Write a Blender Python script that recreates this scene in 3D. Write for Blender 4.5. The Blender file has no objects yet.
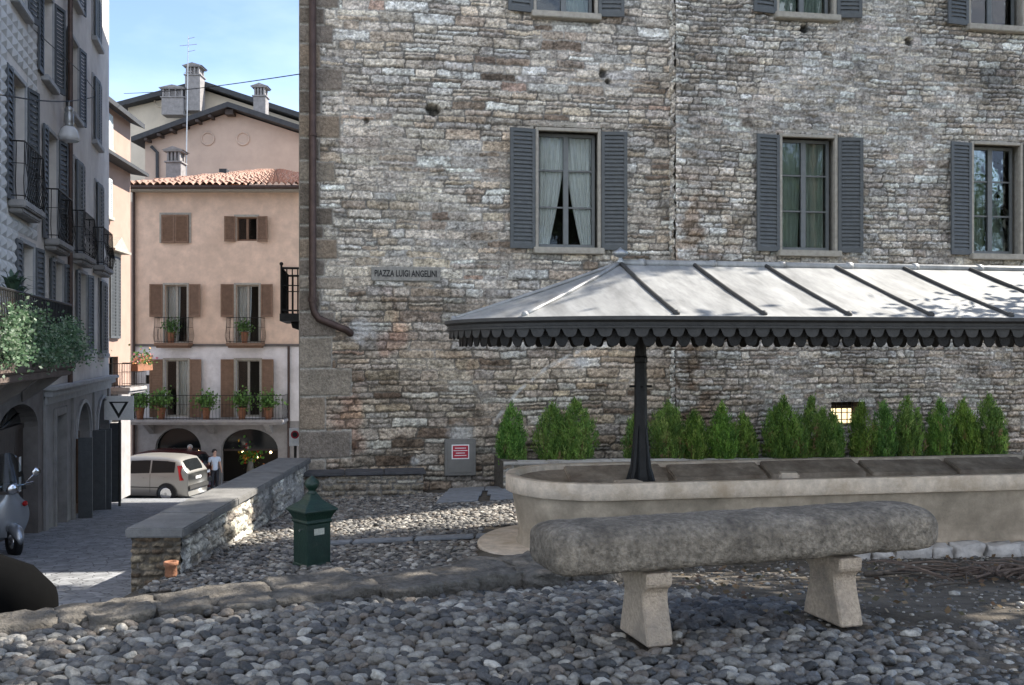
import bpy, bmesh, math, random
import numpy as np
from mathutils import Vector, Matrix
R = math.radians
rnd = random.Random(11)
rng = np.random.default_rng(7)
scene = bpy.context.scene
COL = scene.collection
F = 950.0          # focal length in pixels of a 1024 px wide picture
HY = 350.0         # picture row of the horizon

# ------------------------------------------------------------------ materials
def mat(name, base, rough=.85, var=.25, scale=6.0, bump=0.0, bscale=40.0, metallic=0.0, attr=None,
        dirt=None, dscale=1.2, dlo=.5, dhi=.7, spec=.3, emit=None, estr=0.0, stretch=None, trans=0.0):
    m = bpy.data.materials.new(name); m.use_nodes = True
    nt = m.node_tree; N = nt.nodes; L = nt.links; N.clear()
    out = N.new('ShaderNodeOutputMaterial'); p = N.new('ShaderNodeBsdfPrincipled')
    L.new(p.outputs[0], out.inputs[0])
    p.inputs['Roughness'].default_value = rough; p.inputs['Metallic'].default_value = metallic
    p.inputs['Specular IOR Level'].default_value = spec
    tc = N.new('ShaderNodeTexCoord'); co = tc.outputs['Object']
    if stretch:
        mp = N.new('ShaderNodeMapping'); mp.inputs['Scale'].default_value = stretch
        L.new(co, mp.inputs[0]); co = mp.outputs[0]
    if attr:
        a = N.new('ShaderNodeAttribute'); a.attribute_name = attr; src = a.outputs['Color']
    else:
        c = N.new('ShaderNodeRGB'); c.outputs[0].default_value = (*base, 1); src = c.outputs[0]
    if var > 0:
        n = N.new('ShaderNodeTexNoise'); n.inputs['Scale'].default_value = scale; n.inputs['Detail'].default_value = 8
        n.inputs['Roughness'].default_value = .65
        L.new(co, n.inputs['Vector'])
        mr = N.new('ShaderNodeMapRange'); mr.inputs[1].default_value = .3; mr.inputs[2].default_value = .7
        mr.inputs[3].default_value = 1 - var; mr.inputs[4].default_value = 1 + var
        L.new(n.outputs['Fac'], mr.inputs[0])
        mx = N.new('ShaderNodeMix'); mx.data_type = 'RGBA'; mx.blend_type = 'MULTIPLY'; mx.inputs[0].default_value = 1
        L.new(src, mx.inputs[6]); L.new(mr.outputs[0], mx.inputs[7]); src = mx.outputs[2]
    if dirt:
        n2 = N.new('ShaderNodeTexNoise'); n2.inputs['Scale'].default_value = dscale; n2.inputs['Detail'].default_value = 9
        n2.inputs['Roughness'].default_value = .7
        L.new(co, n2.inputs['Vector'])
        m2 = N.new('ShaderNodeMapRange'); m2.inputs[1].default_value = dlo; m2.inputs[2].default_value = dhi
        L.new(n2.outputs['Fac'], m2.inputs[0])
        mx = N.new('ShaderNodeMix'); mx.data_type = 'RGBA'
        L.new(m2.outputs[0], mx.inputs[0]); L.new(src, mx.inputs[6]); mx.inputs[7].default_value = (*dirt, 1); src = mx.outputs[2]
    L.new(src, p.inputs['Base Color'])
    if bump > 0:
        nb = N.new('ShaderNodeTexNoise'); nb.inputs['Scale'].default_value = bscale; nb.inputs['Detail'].default_value = 6
        L.new(co, nb.inputs['Vector'])
        b = N.new('ShaderNodeBump'); b.inputs['Strength'].default_value = bump; b.inputs['Distance'].default_value = .02
        L.new(nb.outputs['Fac'], b.inputs['Height']); L.new(b.outputs[0], p.inputs['Normal'])
    if emit:
        p.inputs['Emission Color'].default_value = (*emit, 1); p.inputs['Emission Strength'].default_value = estr
    if trans > 0:
        t = N.new('ShaderNodeBsdfTranslucent'); L.new(src, t.inputs[0])
        ms = N.new('ShaderNodeMixShader'); ms.inputs[0].default_value = trans
        L.new(p.outputs[0], ms.inputs[1]); L.new(t.outputs[0], ms.inputs[2]); L.new(ms.outputs[0], out.inputs[0])
    return m

def glass(name, tint=(.75, .8, .8), rough=.02, refl=1.45):
    m = bpy.data.materials.new(name); m.use_nodes = True
    nt = m.node_tree; N = nt.nodes; L = nt.links; N.clear()
    out = N.new('ShaderNodeOutputMaterial'); t = N.new('ShaderNodeBsdfTransparent'); t.inputs[0].default_value = (*tint, 1)
    g = N.new('ShaderNodeBsdfGlossy'); g.inputs['Roughness'].default_value = rough
    f = N.new('ShaderNodeFresnel'); f.inputs[0].default_value = refl
    ms = N.new('ShaderNodeMixShader'); L.new(f.outputs[0], ms.inputs[0]); L.new(t.outputs[0], ms.inputs[1]); L.new(g.outputs[0], ms.inputs[2])
    tc = N.new('ShaderNodeTexCoord'); nz = N.new('ShaderNodeTexNoise'); nz.inputs['Scale'].default_value = 3
    b = N.new('ShaderNodeBump'); b.inputs['Strength'].default_value = .12; b.inputs['Distance'].default_value = .02
    L.new(tc.outputs['Object'], nz.inputs['Vector']); L.new(nz.outputs['Fac'], b.inputs['Height']); L.new(b.outputs[0], g.inputs['Normal'])
    L.new(ms.outputs[0], out.inputs[0]); return m

M = {}
M['wallstone'] = mat('wall_stone', (.3, .3, .3), .94, .42, 22, 1.0, 38, attr='Col')
M['pebble'] = mat('river_pebble', (.3, .3, .3), .5, .42, 34, .6, 70, attr='Col', spec=.5)
M['dirt'] = mat('trodden_dirt', (.09, .076, .058), .95, .45, 6, 1.0, 60, dirt=(.17, .148, .118), dscale=1.6, dlo=.48, dhi=.72)
M['slate'] = mat('slate_slab', (.2, .21, .22), .75, .3, 9, .3, 50)
M['kerb'] = mat('kerb_stone', (.125, .112, .094), .92, .5, 14, 1.0, 40, dirt=(.07, .06, .048), dscale=4.5)
M['bench'] = mat('weathered_bench_stone', (.25, .21, .16), .9, .6, 34, 1.0, 55, dirt=(.085, .07, .054), dscale=3.4, dlo=.40, dhi=.68)
M['benchleg'] = mat('granite_leg', (.45, .355, .26), .9, .28, 50, .6, 110, dirt=(.20, .175, .145), dscale=3, dlo=.5, dhi=.75)
M['marble'] = mat('old_basin_marble', (.60, .50, .39), .78, .25, 9, .35, 60, dirt=(.42, .325, .225), dscale=3.2, dlo=.45, dhi=.7)
M['marble_body'] = mat('weathered_basin_side', (.45, .37, .275), .85, .3, 5, .35, 50, dirt=(.22, .185, .135), dscale=1.7, dlo=.36, dhi=.66)
M['marble_dirty'] = mat('stained_basin_marble', (.37, .30, .225), .85, .35, 6, .4, 50, dirt=(.21, .16, .115), dscale=3.5, dlo=.4, dhi=.65)
M['tin'] = mat('roof_tin', (.33, .33, .32), .5, .22, 2.5, .12, 5, metallic=.3, dirt=(.16, .16, .155), dscale=1.8, dlo=.45, dhi=.75, stretch=(2.6, .55, 1))
M['iron'] = mat('dark_iron', (.020, .019, .018), .55, .3, 14, .2, 60, metallic=.3)
M['irongrey'] = mat('grey_painted_fascia', (.045, .043, .04), .6, .25, 12, .1, 50)
M['bin'] = mat('green_cast_iron', (.006, .026, .016), .45, .3, 12, .25, 60, spec=.5, dirt=(.03, .045, .03), dscale=9, dlo=.58, dhi=.7)
M['plaque'] = mat('pale_plaque', (.5, .5, .42), .7, .3, 60)
M['shutter'] = mat('blue_grey_shutter_paint', (.098, .106, .108), .6, .15, 9, .08, 60)
M['frameblue'] = mat('blue_grey_frame_paint', (.165, .176, .176), .6, .12, 9)
M['surround'] = mat('limestone_surround', (.36, .335, .285), .85, .2, 12, .2, 60)
M['glass'] = glass('window_glass', (.93, .95, .94), refl=1.33)
M['dimglass'] = glass('dim_window_glass', (.8, .82, .8), .05, 1.07)
M['oldglass'] = glass('reflecting_window_glass', (.80, .85, .82), .02, 1.65)
M['curtain'] = mat('white_curtain', (.80, .81, .80), .9, .06, 5, trans=.12)
M['plategrey'] = mat('weathered_plaque_stone', (.27, .26, .235), .9, .3, 14, .4, 60)
M['darkslate'] = mat('dark_slate_slab', (.075, .075, .078), .75, .3, 9, .3, 50)
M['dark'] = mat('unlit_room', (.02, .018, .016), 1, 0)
M['pipe'] = mat('brown_copper_downpipe', (.075, .05, .042), .5, .3, 8, metallic=.4)
M['steel'] = mat('grey_steel_box', (.185, .178, .160), .6, .12, 6)
M['red'] = mat('red_notice', (.42, .03, .05), .6, .1, 40)
M['white'] = mat('white_paint', (.86, .86, .84), .6, .08, 20)
M['black'] = mat('black_rubber', (.012, .012, .013), .5, .1, 20)
M['blackcover'] = mat('matt_black_cover', (.004, .004, .004), .95, .1, 20, spec=.03)
M['blackink'] = mat('black_lettering', (.03, .03, .03), .7, 0)
M['leftplaster'] = mat('mauve_grey_plaster', (.58, .55, .51), .93, .18, 1.3, .15, 60, dirt=(.46, .42, .40), dscale=.8, dlo=.45, dhi=.75)
M['quilt'] = mat('pale_diamond_rustication', (.50, .50, .49), .9, .14, 3, .15, 60)
M['groundgrey'] = mat('dark_grey_shopfront_stone', (.25, .245, .24), .85, .2, 3, .2, 50)
M['brownwall'] = mat('brown_render', (.15, .135, .125), .9, .3, 2, .2, 40)
M['cornice'] = mat('grey_cornice_stone', (.33, .335, .34), .8, .15, 5)
M['darkwood'] = mat('dark_wood_door', (.055, .042, .036), .7, .3, 4, .3, 30, stretch=(14, 14, 1))
M['warmwood'] = mat('brown_shop_window_wood', (.13, .075, .045), .6, .3, 5)
M['shutdark'] = mat('dark_green_grey_shutter', (.075, .082, .088), .6, .15, 9)
M['pink'] = mat('salmon_plaster', (.72, .535, .405), .95, .18, 2.2, .15, 60, dirt=(.57, .42, .315), dscale=.7, dlo=.45, dhi=.72)
M['pinkpale'] = mat('pale_pink_plaster', (.36, .25, .20), .95, .10, 1.6, .1, 60)
M['greywhite'] = mat('lilac_white_plaster', (.72, .69, .68), .95, .16, 1.8, .15, 60, dirt=(.48, .45, .43), dscale=.8, dlo=.48, dhi=.72)
M['greystone'] = mat('grey_ground_floor_stone', (.30, .285, .275), .9, .2, 3, .2, 40)
M['rearplaster'] = mat('dusky_pink_plaster', (.46, .355, .285), .95, .1, 1.2)
M['ochre'] = mat('pale_ochre_plaster', (.55, .48, .38), .95, .1, 1.2)
M['brownshut'] = mat('brown_wood_shutter', (.21, .13, .085), .75, .2, 8)
M['tile'] = mat('terracotta_roof_tile', (.33, .20, .15), .9, .4, 7, .2, 40, dirt=(.38, .29, .235), dscale=5, dlo=.5, dhi=.65)
M['roofdark'] = mat('dark_roof_edge', (.05, .052, .055), .8, .2, 6)
M['chimney'] = mat('grey_chimney_render', (.25, .235, .225), .95, .25, 5, .2, 40)
M['street'] = mat('street_setts', (.24, .245, .25), .8, .2, 4, .3, 30)
M['land'] = mat('earth_ground', (.16, .15, .13), .95, .3, .4)
M['carpaint'] = mat('silver_beige_car_paint', (.33, .32, .295), .3, .04, 3, metallic=.4, spec=.5)
M['redcar'] = mat('dark_red_car_paint', (.05, .007, .008), .25, .03, 3, spec=.6)
M['carglass'] = mat('dark_car_glass', (.012, .014, .015), .08, 0, spec=.3)
M['chrome'] = mat('bright_metal', (.7, .7, .7), .22, .05, 6, metallic=1)
M['silver'] = mat('silver_scooter_paint', (.34, .36, .38), .25, .03, 4, metallic=.55, spec=.6)
M['redlamp'] = mat('red_lamp_plastic', (.3, .01, .01), .25, 0, spec=.6)
M['screen'] = glass('clear_windscreen', (.72, .76, .78), .04, 1.35)
M['skin'] = mat('skin', (.52, .33, .25), .6, .06, 20)
M['hair'] = mat('dark_hair', (.02, .015, .012), .6, .1, 30)
M['greyhair'] = mat('grey_hair', (.3, .28, .26), .6, .1, 30)
M['shirt'] = mat('white_shirt', (.75, .75, .74), .85, .06, 10)
M['blueshirt'] = mat('pale_blue_shirt', (.5, .58, .68), .85, .06, 10)
M['darkcloth'] = mat('dark_clothes', (.03, .032, .04), .85, .1, 10)
M['bark'] = mat('tree_bark', (.12, .09, .065), .95, .4, 6, .8, 25)
M['leaf'] = mat('tree_leaf', (.3, .3, .3), .6, .2, 9, attr='Col', trans=.35)
M['shrub'] = mat('thuja_leaf', (.3, .3, .3), .6, .15, 9, attr='Col', trans=.25)
M['twig'] = mat('dry_twig', (.085, .068, .052), .9, .4, 20)
M['redtwig'] = mat('grey_brown_dry_twig', (.12, .088, .068), .9, .4, 20)
M['terracotta'] = mat('rusty_terracotta', (.24, .11, .06), .85, .3, 14, .3, 60)
M['lampglow'] = mat('warm_lamp', (.9, .7, .4), .5, 0, emit=(1, .72, .36), estr=5)
M['cellar'] = mat('lit_cellar_wall', (.9, .75, .5), .9, .1, 6, emit=(1, .8, .45), estr=.75)
M['flower_pink'] = mat('pink_petal', (.65, .22, .22), .7, .3, 12)
M['flower_yellow'] = mat('yellow_petal', (.75, .45, .05), .7, .3, 12)
M['lampmetal'] = mat('galvanised_lamp_metal', (.36, .37, .37), .4, .1, 12, metallic=.7)
M['lampglass'] = mat('frosted_lamp_glass', (.85, .86, .86), .18, .03, 6, spec=.6, trans=.45)
M['cable'] = mat('black_cable', (.02, .02, .02), .7, 0)

def setts(m, scale):
    nt = m.node_tree; N = nt.nodes; L = nt.links; p = next(n for n in N if n.type == 'BSDF_PRINCIPLED')
    tc = N.new('ShaderNodeTexCoord'); v = N.new('ShaderNodeTexVoronoi'); v.feature = 'DISTANCE_TO_EDGE'; v.inputs['Scale'].default_value = scale
    v2 = N.new('ShaderNodeTexVoronoi'); v2.inputs['Scale'].default_value = scale
    for q in (v, v2): L.new(tc.outputs['Object'], q.inputs['Vector'])
    mr = N.new('ShaderNodeMapRange'); mr.inputs[1].default_value = 0; mr.inputs[2].default_value = .06; mr.inputs[3].default_value = .45; mr.inputs[4].default_value = 1
    L.new(v.outputs['Distance'], mr.inputs[0])
    bw = N.new('ShaderNodeRGBToBW'); L.new(v2.outputs['Color'], bw.inputs[0])
    m3 = N.new('ShaderNodeMapRange'); m3.inputs[3].default_value = .65; m3.inputs[4].default_value = 1.25; L.new(bw.outputs[0], m3.inputs[0])
    mm = N.new('ShaderNodeMath'); mm.operation = 'MULTIPLY'; L.new(mr.outputs[0], mm.inputs[0]); L.new(m3.outputs[0], mm.inputs[1])
    src = p.inputs['Base Color'].links[0].from_socket
    mx = N.new('ShaderNodeMix'); mx.data_type = 'RGBA'; mx.blend_type = 'MULTIPLY'; mx.inputs[0].default_value = 1
    L.new(src, mx.inputs[6]); L.new(mm.outputs[0], mx.inputs[7]); L.new(mx.outputs[2], p.inputs['Base Color'])
    b = N.new('ShaderNodeBump'); b.inputs['Strength'].default_value = .6; b.inputs['Distance'].default_value = .03; L.new(mr.outputs[0], b.inputs['Height']); L.new(b.outputs[0], p.inputs['Normal'])
setts(M['street'], 7.0)

# ------------------------------------------------------------------ mesh helpers
DZ = {}
class MB:
    def __init__(self): self.v = []; self.f = []; self.mi = []; self.cur = 0; self.T = None
    def add(self, vs, fs):
        o = len(self.v)
        if self.T is not None: vs = [self.T @ Vector(v) for v in vs]
        self.v += [tuple(v) for v in vs]
        for f in fs: self.f.append(tuple(i + o for i in f)); self.mi.append(self.cur)
        return self
    def box(self, x0, x1, y0, y1, z0, z1, taper=0.0):
        t = taper
        return self.add([(x0, y0, z0), (x1, y0, z0), (x1, y1, z0), (x0, y1, z0), (x0+t, y0+t, z1), (x1-t, y0+t, z1), (x1-t, y1-t, z1), (x0+t, y1-t, z1)],
                 [(3, 2, 1, 0), (4, 5, 6, 7), (0, 1, 5, 4), (1, 2, 6, 5), (2, 3, 7, 6), (3, 0, 4, 7)])
    def obox(self, c, sx, sy, sz, rot):     # oriented box, rot = Matrix 3x3
        c = Vector(c); vs = []
        for z in (-1, 1):
            for x, y in ((-1, -1), (1, -1), (1, 1), (-1, 1)):
                vs.append(c + rot @ Vector((x*sx/2, y*sy/2, z*sz/2)))
        return self.add(vs, [(3, 2, 1, 0), (4, 5, 6, 7), (0, 1, 5, 4), (1, 2, 6, 5), (2, 3, 7, 6), (3, 0, 4, 7)])
    def prism(self, poly, ext):             # polygon (3D points) extruded by a vector
        n = len(poly); e = Vector(ext); a = [Vector(p) for p in poly]; b = [p + e for p in a]
        fs = [tuple(range(n))[::-1], tuple(range(n, 2*n))] + [(i, (i+1) % n, n+(i+1) % n, n+i) for i in range(n)]
        return self.add(a + b, fs)
    def tube(self, pts, r, seg=8, cap=True):
        pts = [Vector(p) for p in pts]; n = len(pts)
        rs = r if isinstance(r, (list, tuple)) else [r]*n
        vs = []; fs = []; prev = None
        for i, p in enumerate(pts):
            d = (pts[min(i+1, n-1)] - pts[max(i-1, 0)]).normalized()
            if prev is None:
                u = d.orthogonal().normalized()
            else:
                u = (prev - d*prev.dot(d)); u = u.normalized() if u.length > 1e-6 else d.orthogonal().normalized()
            prev = u; w = d.cross(u)
            for k in range(seg):
                a = 2*math.pi*k/seg; vs.append(p + (u*math.cos(a) + w*math.sin(a))*rs[i])
        for i in range(n-1):
            for k in range(seg):
                k2 = (k+1) % seg; fs.append((i*seg+k, i*seg+k2, (i+1)*seg+k2, (i+1)*seg+k))
        if cap: fs.append(tuple(range(seg))[::-1]); fs.append(tuple(range((n-1)*seg, n*seg)))
        return self.add(vs, fs)
    def lathe(self, prof, c=(0, 0, 0), seg=16, ph=0.0):      # prof [(r,z)]
        vs = []; fs = []; n = len(prof)
        for r, z in prof:
            for k in range(seg):
                a = 2*math.pi*k/seg + ph; vs.append((c[0]+r*math.cos(a), c[1]+r*math.sin(a), c[2]+z))
        for i in range(n-1):
            for k in range(seg):
                k2 = (k+1) % seg; fs.append((i*seg+k, i*seg+k2, (i+1)*seg+k2, (i+1)*seg+k))
        fs.append(tuple(range(seg))[::-1]); fs.append(tuple(range((n-1)*seg, n*seg)))
        return self.add(vs, fs)
    def grid(self, pts, nu, nv):            # row-major nv rows of nu points
        fs = [(j*nu+i, j*nu+i+1, (j+1)*nu+i+1, (j+1)*nu+i) for j in range(nv-1) for i in range(nu-1)]
        return self.add(pts, fs)
    def ball(self, c, r, seg=12, sz=1.0):
        return self.lathe([(max(r*math.sin(math.pi*i/8), 1e-4), -r*sz*math.cos(math.pi*i/8)) for i in range(9)], c, seg)
    def build(self, name, mats, parent=None, smooth=False, bevel=0.0, kind=None, weld=0.0):
        me = bpy.data.meshes.new(name)
        dz = DZ.get(parent.name, 0.0) if parent else 0.0
        vs = [(x, y, z - dz) for x, y, z in self.v] if dz else self.v
        me.from_pydata(vs, [], self.f)
        if not isinstance(mats, (list, tuple)): mats = [mats]
        for m in mats: me.materials.append(m)
        me.polygons.foreach_set('material_index', self.mi)
        if smooth: me.polygons.foreach_set('use_smooth', [True]*len(me.polygons))
        if weld > 0 or bevel > 0:
            bm = bmesh.new(); bm.from_mesh(me)
            if weld > 0: bmesh.ops.remove_doubles(bm, verts=bm.verts, dist=weld)
            if bevel > 0:
                ed = [e for e in bm.edges if len(e.link_faces) == 2 and e.calc_face_angle(0) > .5]
                bmesh.ops.bevel(bm, geom=ed, offset=bevel, segments=1 if bevel < .01 else 2, affect='EDGES', clamp_overlap=True)
            bm.to_mesh(me); bm.free()
        me.update()
        o = bpy.data.objects.new(name, me); COL.objects.link(o)
        if parent: o.parent = parent; DZ[o.name] = dz
        if kind: o['kind'] = kind
        return o

def np_mesh(name, V, Fq, mats, parent=None, col=None, smooth=True, kind=None, local=None):
    me = bpy.data.meshes.new(name)
    V = np.asarray(V, np.float32); Fq = np.asarray(Fq, np.int32); k = Fq.shape[1]
    me.vertices.add(len(V)); me.vertices.foreach_set('co', V.ravel())
    me.loops.add(Fq.size); me.loops.foreach_set('vertex_index', Fq.ravel())
    me.polygons.add(len(Fq)); me.polygons.foreach_set('loop_start', np.arange(0, Fq.size, k, dtype=np.int32))
    me.polygons.foreach_set('use_smooth', np.full(len(Fq), smooth, bool))
    me.update(calc_edges=True); me.validate()
    if col is not None:
        a = me.attributes.new('Col', 'FLOAT_COLOR', 'POINT')
        c = np.ones((len(V), 4), np.float32); c[:, :3] = col; a.data.foreach_set('color', c.ravel())
    me.materials.append(mats)
    o = bpy.data.objects.new(name, me); COL.objects.link(o)
    if parent: o.parent = parent; DZ[o.name] = DZ.get(parent.name, 0.0)
    if kind: o['kind'] = kind
    return o

def thing(name, label, cat, loc=(0, 0, 0), rz=0.0, group=None, dz=None):
    o = bpy.data.objects.new(name, None); COL.objects.link(o); o.empty_display_size = .2
    o.location = loc; o.rotation_euler = (0, 0, rz); o['label'] = label; o['category'] = cat
    if group: o['group'] = group
    DZ[o.name] = dz or 0.0
    return o
def tag(o, label, cat, group=None):
    o['label'] = label; o['category'] = cat
    if group: o['group'] = group
    return o
def copy_tree(o, parent=None):
    c = o.copy(); COL.objects.link(c)
    if parent: c.parent = parent
    for ch in list(o.children): copy_tree(ch, c)
    return c

def P(x, y, Y):            # a point of the place seen at picture position (x, y), Y metres away
    return Vector(((x-512)*Y/F, Y, (HY-y)*Y/F))

def smooth(a, b, x):
    t = np.clip((x-a)/(b-a), 0, 1); return t*t*(3-2*t)
def vnoise(x, y, seed):    # value noise on arrays
    xi = np.floor(x).astype(np.int64); yi = np.floor(y).astype(np.int64); fx = x-xi; fy = y-yi
    fx = fx*fx*(3-2*fx); fy = fy*fy*(3-2*fy)
    def h(a, b):
        n = (a*374761393 + b*668265263 + seed*1442695041) & 0x7fffffff
        n = ((n ^ (n >> 13))*1274126177) & 0x7fffffff
        return ((n ^ (n >> 16)) & 0xffff)/65535.0
    return (h(xi, yi)*(1-fx)+h(xi+1, yi)*fx)*(1-fy) + (h(xi, yi+1)*(1-fx)+h(xi+1, yi+1)*fx)*fy
def fbm(x, y, seed, oct=4):
    s = 0; a = .5; t = 0
    for i in range(oct):
        s = s + a*vnoise(x, y, seed+i*17); t += a; a *= .55; x = x*2.03+11.3; y = y*2.03+5.7
    return s/t

PAL = {
 'wall': [((0.567, 0.512, 0.431), 5), ((0.494, 0.452, 0.391), 5), ((0.531, 0.452, 0.351), 2.4), ((0.398, 0.338, 0.273), 2), ((0.218, 0.172, 0.134), .55), ((0.458, 0.439, 0.403), 3), ((0.620, 0.620, 0.572), 1.6), ((0.446, 0.333, 0.263), .2)],
 'right': [((0.592, 0.547, 0.477), 4), ((0.519, 0.480, 0.424), 4), ((0.543, 0.480, 0.394), 2), ((0.620, 0.620, 0.573), 2.4), ((0.374, 0.329, 0.274), 1.2), ((0.471, 0.457, 0.424), 2)],
 'wall_': [((.46, .43, .38), 4), ((.38, .36, .33), 4), ((.44, .37, .29), 3), ((.31, .27, .225), 2.4), ((.19, .155, .125), 1.1), ((.36, .37, .37), 2.5), ((.55, .53, .49), 1.4), ((.37, .26, .21), .7)],
 'right_': [((.47, .45, .41), 4), ((.40, .385, .36), 4), ((.43, .38, .32), 2), ((.53, .51, .48), 2.4), ((.30, .27, .235), 1.2), ((.36, .365, .36), 2)],
 'low_': [((.26, .215, .17), 4), ((.33, .30, .26), 3), ((.18, .14, .11), 2), ((.40, .38, .34), 2.5), ((.32, .22, .18), 1.2), ((.48, .46, .42), 1.2)],
 'parapet': [((0.508, 0.475, 0.396), 4), ((0.430, 0.388, 0.315), 3), ((0.566, 0.543, 0.468), 2), ((0.332, 0.291, 0.234), 1.5)],
 'rubble': [((0.267, 0.228, 0.170), 4), ((0.356, 0.314, 0.246), 3), ((0.198, 0.157, 0.115), 2), ((0.416, 0.380, 0.315), 1.5)]}
def stone_field(W, H, res, pal, seed, ch=(.07, .17), cw=(.14, .52), joint=.011, relief=.042, mortar=(.30, .285, .255), rough=.014, warp=1.0, split=.25):
    r = np.random.default_rng(seed)
    nx = int(W/res)+1; nz = int(H/res)+1
    x, z = np.meshgrid(np.linspace(0, W, nx), np.linspace(0, H, nz))
    zw = z + warp*(.05*(fbm(x*.45, z*.3, seed+1, 2)-.5)*2 + .020*(fbm(x*2.4, z*2.4, seed+2, 3)-.5)*2 + .018*(fbm(x*13, z*13, seed+4, 2)-.5)*2 + .008*(fbm(x*45, z*45, seed+6, 2)-.5)*2)
    xw = x + warp*(.03*(fbm(x*2.2, z*4, seed+3, 3)-.5)*2 + .024*(fbm(x*13, z*13, seed+5, 2)-.5)*2 + .008*(fbm(x*45, z*45, seed+7, 2)-.5)*2)
    zb = [-.25]
    while zb[-1] < H+.3: zb.append(zb[-1]+r.uniform(*ch))
    zb = np.array(zb); ci = np.clip(np.searchsorted(zb, zw)-1, 0, len(zb)-2)
    h = np.zeros_like(x); col = np.tile(np.array(mortar), (nz, nx, 1)).astype(np.float64)
    cols = [np.array(c) for c, _ in PAL[pal]]; wts = np.array([w for _, w in PAL[pal]]); wts = wts/wts.sum()
    d_edge = np.full_like(x, -1.0); sid = np.zeros(x.shape, np.int64); nst = 0
    S0 = []; 
    dxl = np.zeros_like(x); dzl = np.zeros_like(x)
    for c in range(len(zb)-1):
        m = ci == c
        if not m.any(): continue
        xb = [-.3 - r.uniform(0, .4)]; hc = zb[c+1]-zb[c]
        while xb[-1] < W+.4: xb.append(xb[-1]+r.uniform(cw[0], cw[1])*(.75+hc*3))
        xb = np.array(xb); n = len(xb)-1
        si = np.clip(np.searchsorted(xb, xw[m])-1, 0, n-1)
        dx = np.minimum(xw[m]-xb[si], xb[si+1]-xw[m]); z0 = zb[c]; z1 = zb[c+1]
        sp = (r.random(n) < split) & (hc > .11); zs = z0 + hc*r.uniform(.38, .62, n)
        up = sp[si] & (zw[m] > zs[si])
        lo = np.where(sp[si] & up, zs[si], z0); hi = np.where(sp[si] & ~up, zs[si], z1)
        dz = np.minimum(zw[m]-lo, hi-zw[m])
        dxl[m] = dx; dzl[m] = dz; sid[m] = nst + si*2 + up; nst += 2*n
    prot = r.normal(.5, .28, nst).clip(0, 1.15); ck = r.choice(len(cols), nst, p=wts); cj = r.normal(1, .13, (nst, 1)).clip(.55, 1.5)*(1+r.normal(0, .008, (nst, 3)))
    SC = np.array(cols)[ck]*cj; tiltx = r.normal(0, .05, nst)
    rd = .024
    a = np.clip(1-(dxl-joint)/rd, 0, None); b = np.clip(1-(dzl-joint)/rd, 0, None)
    e = np.clip(1-np.sqrt(a*a+b*b), 0, 1); e = np.sqrt(np.clip(1-(1-e)**2, 0, 1))
    n1 = fbm(x*9, z*13, seed+9, 4)-.5; n2 = fbm(x*30, z*36, seed+10, 3)-.5
    fl = .8*smooth(.50, .66, fbm(x*.9, z*1.2, seed+20, 3))        # where the joints are pointed flush with pale mortar
    cr = fbm(x*55, z*62, seed+11, 2)-.5
    h = e*(relief*(.35+.75*prot[sid]) + rough*2.6*n1 + rough*1.6*n2 + rough*.9*cr) + (1-e)*(rough*.8*n2 + relief*.75*fl)
    me = smooth(.05, .55, e)[..., None]
    mc = np.array(mortar)*.66*(1-fl[..., None]) + np.array(mortar)*1.35*fl[..., None]; col = mc  # recessed joints darker: grime, plus crevice shade put into the mortar colour
    tone = (1 + .40*(fbm(x*6, z*8, seed+12, 4)-.5)*2 + .7*(fbm(x*20, z*26, seed+14, 3)-.5)*2 + .38*(vnoise(x*52, z*60, seed+15)-.5)*2)[..., None].clip(.3, 1.8)
    col = col*(1+.35*(fbm(x*12, z*12, seed+13, 3)[..., None]-.5)) * (1-me) + SC[sid]*tone*me
    return x, z, h, col, e

def facegrid(nx, nz, keep=None):
    i = np.arange(nz*nx).reshape(nz, nx)
    q = np.stack([i[:-1, :-1], i[:-1, 1:], i[1:, 1:], i[1:, :-1]], -1)
    if keep is not None: return q[keep]
    return q.reshape(-1, 4)

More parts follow.
